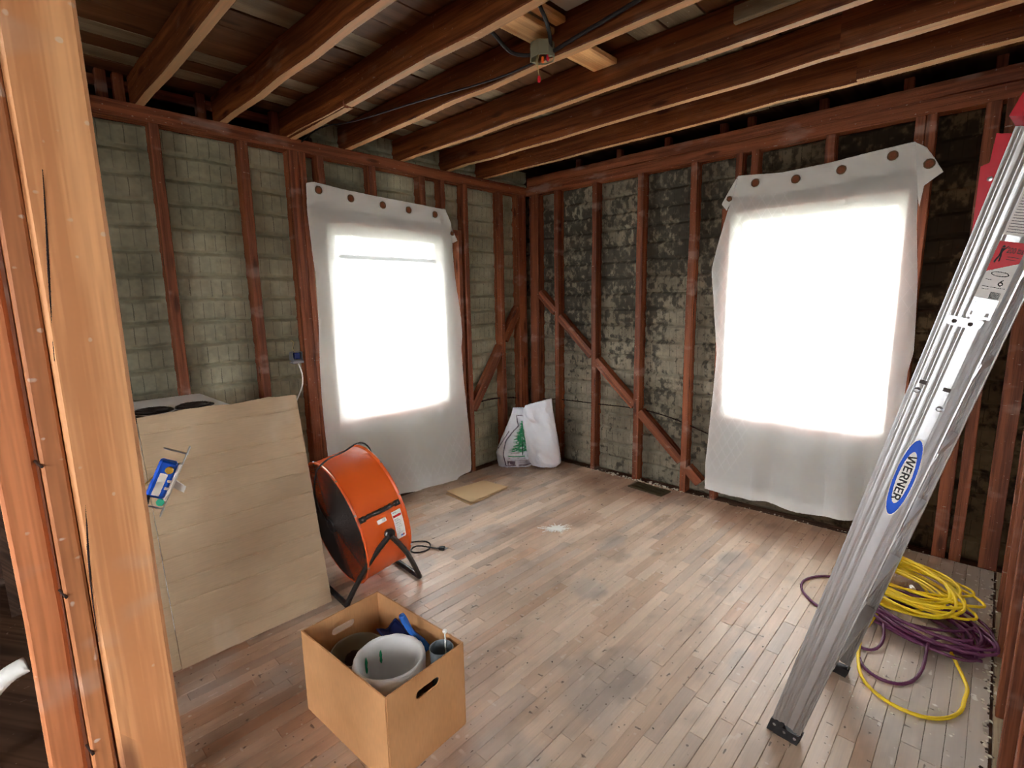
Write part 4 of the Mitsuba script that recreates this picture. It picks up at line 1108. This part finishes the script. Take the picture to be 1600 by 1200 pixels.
# ------------------------------------------------------------------ wiring
ls = thing('light_switch', 'bare blue toggle switch hanging by its wires beside the door post', 'switch')
SO = A(2.25, -3.4105, 1.2015)
sl = nrm((0.0, .46, .89)); sd = nrm((.25, .86, -.44)); sd = nrm(sd - sl * np.dot(sd, sl)); sx_ = np.cross(sl, sd)
SM = frame(SO, sd, sl, sx_ if np.dot(sx_, CAM - SO) > 0 else -sx_)
sz = SM[:3, 2]
put('housing', cbox((-.020, -.030, -.015), (.006, .030, .015), .003).apply_transform(SM), 'blue_plastic', ls)
put('face', cbox((.006, -.032, -.014), (.012, .030, .014), .002).apply_transform(SM), 'white_plastic', ls)
put('strap', join(cbox((.011, -.052, -.009), (.0125, .052, .009), .0004), cbox((.011, -.058, -.013), (.0125, -.048, .013), .0004), cbox((.011, .048, -.013), (.0125, .060, .013), .0004)).apply_transform(SM), 'steel', ls)
put('toggle', trimesh.convex.convex_hull(np.array([(x_, y_, z_) for x_, w_ in ((.012, .006), (.030, .0045)) for y_ in (-w_ - .004 - (x_ - .012) * .3, w_ - .004 - (x_ - .012) * .3) for z_ in (-.005, .005)])).apply_transform(SM), 'white_plastic', ls)
put('print_label', prism(sbox(-.013, -.026, -.002, .010), .0004, SM @ frame(A(0, 0, .0151), X, Y, Zx)), 'label_white', ls)
for x0, y0, x1, y1 in ((.0005, -.014, .006, -.010), (.0005, -.002, .006, .002)):
    put('white_band', prism(sbox(x0, y0, x1, y1), .0004, SM @ frame(A(0, 0, .0151), X, Y, Zx)), 'label_white', ls)
put('terminal_screw', lathe([(0, .004), (.005, .004), (.006, .0025), (.006, 0)], 14).apply_transform(SM @ frame(A(-.003, .017, .0148), X, Y, Zx)), 'brass', ls)
put('ground_screw', lathe([(0, .004), (.005, .004), (.006, .0025), (.006, 0)], 14).apply_transform(SM @ frame(A(.004, -.037, .002), X, Y, Zx)), 'green_metal', ls)
for y_ in (-.047, .047):
    put('mount_screw', cyl((-.022, y_, 0), (.014, y_, 0), .0014, 8).apply_transform(SM), 'steel', ls)
put('wire', tube(spline([SO + sd * -.018 + sl * -.02, SO + A(.01, -.030, -.018), SO + A(.06, -.052, -.03), A(2.35, -3.50, 1.15)], 20), .0028, 8), 'black_rubber', ls, smooth=True)
put('wire', tube(spline([SO + sd * -.015 + sl * .01, SO + A(.02, -.04, .0), A(2.35, -3.49, 1.20)], 14), .0012, 6), 'brass', ls, smooth=True)

ob = thing('outlet_box', 'old metal outlet box with loose wires on the left wall beside the curtain', 'electrical box')
oc = A(-.045, -2.183, 1.125)
put('shell', join(tb((-.04, -.03, -.003), (.015, .03, 0)), tb((-.04, -.03, .05), (.015, .03, .053)), tb((-.04, -.032, 0), (.015, -.029, .05)), tb((-.04, .029, 0), (.015, .032, .05)), tb((-.042, -.03, 0), (-.04, .03, .05))).apply_translation(oc), 'outlet_metal', ob)
put('receptacle', cbox((-.02, -.018, .006), (.012, .018, .046), .004).apply_translation(oc), 'navy_plastic', ob)
put('clamp', join(cbox((-.01, -.036, -.022), (.02, .036, -.004), .003), cbox((.0, -.05, -.016), (.012, .05, -.010), .001)).apply_translation(oc), 'outlet_metal', ob)
put('wire', tube(spline([oc + A(.0, -.01, .05), oc + A(.01, -.025, .08), oc + A(.0, -.012, .11), oc + A(-.03, -.015, .125)], 16), .0025, 6), 'tan_wire', ob, smooth=True)
put('cable', tube(spline([oc + A(.012, .0, -.02), oc + A(.016, .018, -.09), oc + A(.016, .012, -.17), oc + A(.012, -.025, -.25), oc + A(.0, -.05, -.33)], 24), .0042, 8), 'white_plastic', ob, smooth=True)

jb = thing('junction_box', 'octagonal metal junction box with loose wires under the ceiling joists', 'electrical box')
jc = A(1.725, -1.815, 2.468)
oct_ = lambda r: Polygon([(r * math.cos(a), r * math.sin(a)) for a in (np.arange(8) + .5) * math.pi / 4])
put('shell', join(prism(oct_(.053).difference(oct_(.050)), .055, frame(jc, X, Y, Zx)), prism(oct_(.053), .003, frame(jc + A(0, 0, .055), X, Y, Zx))), 'box_metal', jb)
for sg in (-1, 1):
    put('tab', cbox((.043 * sg - .007, -.008, 0), (.043 * sg + .007, .008, .003), .0008).apply_translation(jc), 'box_metal', jb)
for k, (c_, bs) in enumerate((((.01, -.01, .0), 'orange_cap'), ((.02, .012, .012), 'red_cap'), ((.012, .02, .014), 'navy_plastic'))):
    m = lathe([(0, 0), (.004, 0), (.0065, .006), (.006, .022), (0, .022)], 10).apply_transform(frame(jc + A(*c_) - A(0, 0, .018), X, Y, Zx))
    put('wire_nut', m, bs, jb, smooth=40)
for dx in (-.012, -.004):
    put('wire', tube(spline([jc + A(dx, -.01, .03), jc + A(dx - .008, -.016, -.01), jc + A(-.014, -.012, -.035), jc + A(-.012, -.008, -.062)], 16), .0016, 6), 'tan_wire', jb, smooth=True)
m = lathe([(0, 0), (.0065, .001), (.0075, .010), (.005, .024), (0, .024)], 10).apply_transform(frame(jc + A(-.012, -.008, -.086), X, Y, Zx))
put('wire_nut', m, 'red_cap', jb, smooth=40)
def cable(pts, r, label, n=40, bs='black_rubber', grp=None):
    put('ceiling_cable', tube(spline(pts, n), r, 8), bs, smooth=True, label=label, cat='cable')
cable([(1.685, -1.84, 2.49), (1.63, -1.90, 2.50), (1.62, -2.0, 2.545), (1.62, -2.075, 2.548)], .008, 'short thick black cable from the junction box under the pale cleat board')
cable([(1.76, -1.80, 2.50), (1.80, -1.86, 2.53), (1.84, -1.95, 2.56), (1.85, -2.02, 2.60)], .008, 'black cable rising from the junction box up to the boards')
cable([(1.775, -1.80, 2.49), (1.85, -1.80, 2.50), (2.0, -1.81, 2.51), (2.3, -1.83, 2.53), (2.8, -1.86, 2.55), (3.3, -1.86, 2.56)], .008, 'black cable running right from the junction box along a joist')
cable([(1.685, -1.79, 2.485), (1.55, -1.80, 2.478), (1.2, -1.83, 2.488), (.8, -1.90, 2.493), (.4, -1.98, 2.495), (.05, -2.04, 2.488), (.004, -2.06, 2.46)], .0042, 'thin black wire running from the junction box to the left wall', 60)
put('wall_cable', tube(spline([(.10, .05, .545), (.39, .05, .568), (.8, .05, .578), (1.175, .05, .585), (1.5, .05, .54), (1.78, .05, .46)], 50), .0042, 7), 'dark_cloth', smooth=True, label='thin dark cable strung through the right wall studs near the floor', cat='cable')
put('wall_cable', tube(spline([(-.05, -.86, .50), (-.05, -.72, .575), (-.05, -.559, .597), (-.05, -.332, .591), (-.05, -.12, .56)], 30), .0055, 7), 'dark_cloth', smooth=True, label='thin dark cable strung through the left wall studs by the corner', cat='cable')

# ------------------------------------------------------------------ white drain pipe in the adjoining room
pp = thing('drain_pipe', 'white plastic drain pipe elbow in the dark room at the left edge', 'pipe')
pcn = A(1.0, -3.70, .27)
put('elbow', tube(spline([pcn + A(0, -.10, -.06), pcn + A(0, -.05, -.03), pcn + A(0, 0, .015), pcn + A(0, .03, .04), pcn + A(.0, .08, .055)], 24), .027, 16), 'white_plastic', pp, smooth=True)
put('collar', tube([pcn + A(0, -.13, -.055), pcn + A(0, -.02, -.035)], .032, 16), 'white_plastic', pp, smooth=True)
put('drain_stub', cyl(pcn + A(0, -.10, -.06), (1.0, -3.82, -.0), .027), 'white_plastic', pp, smooth=True)
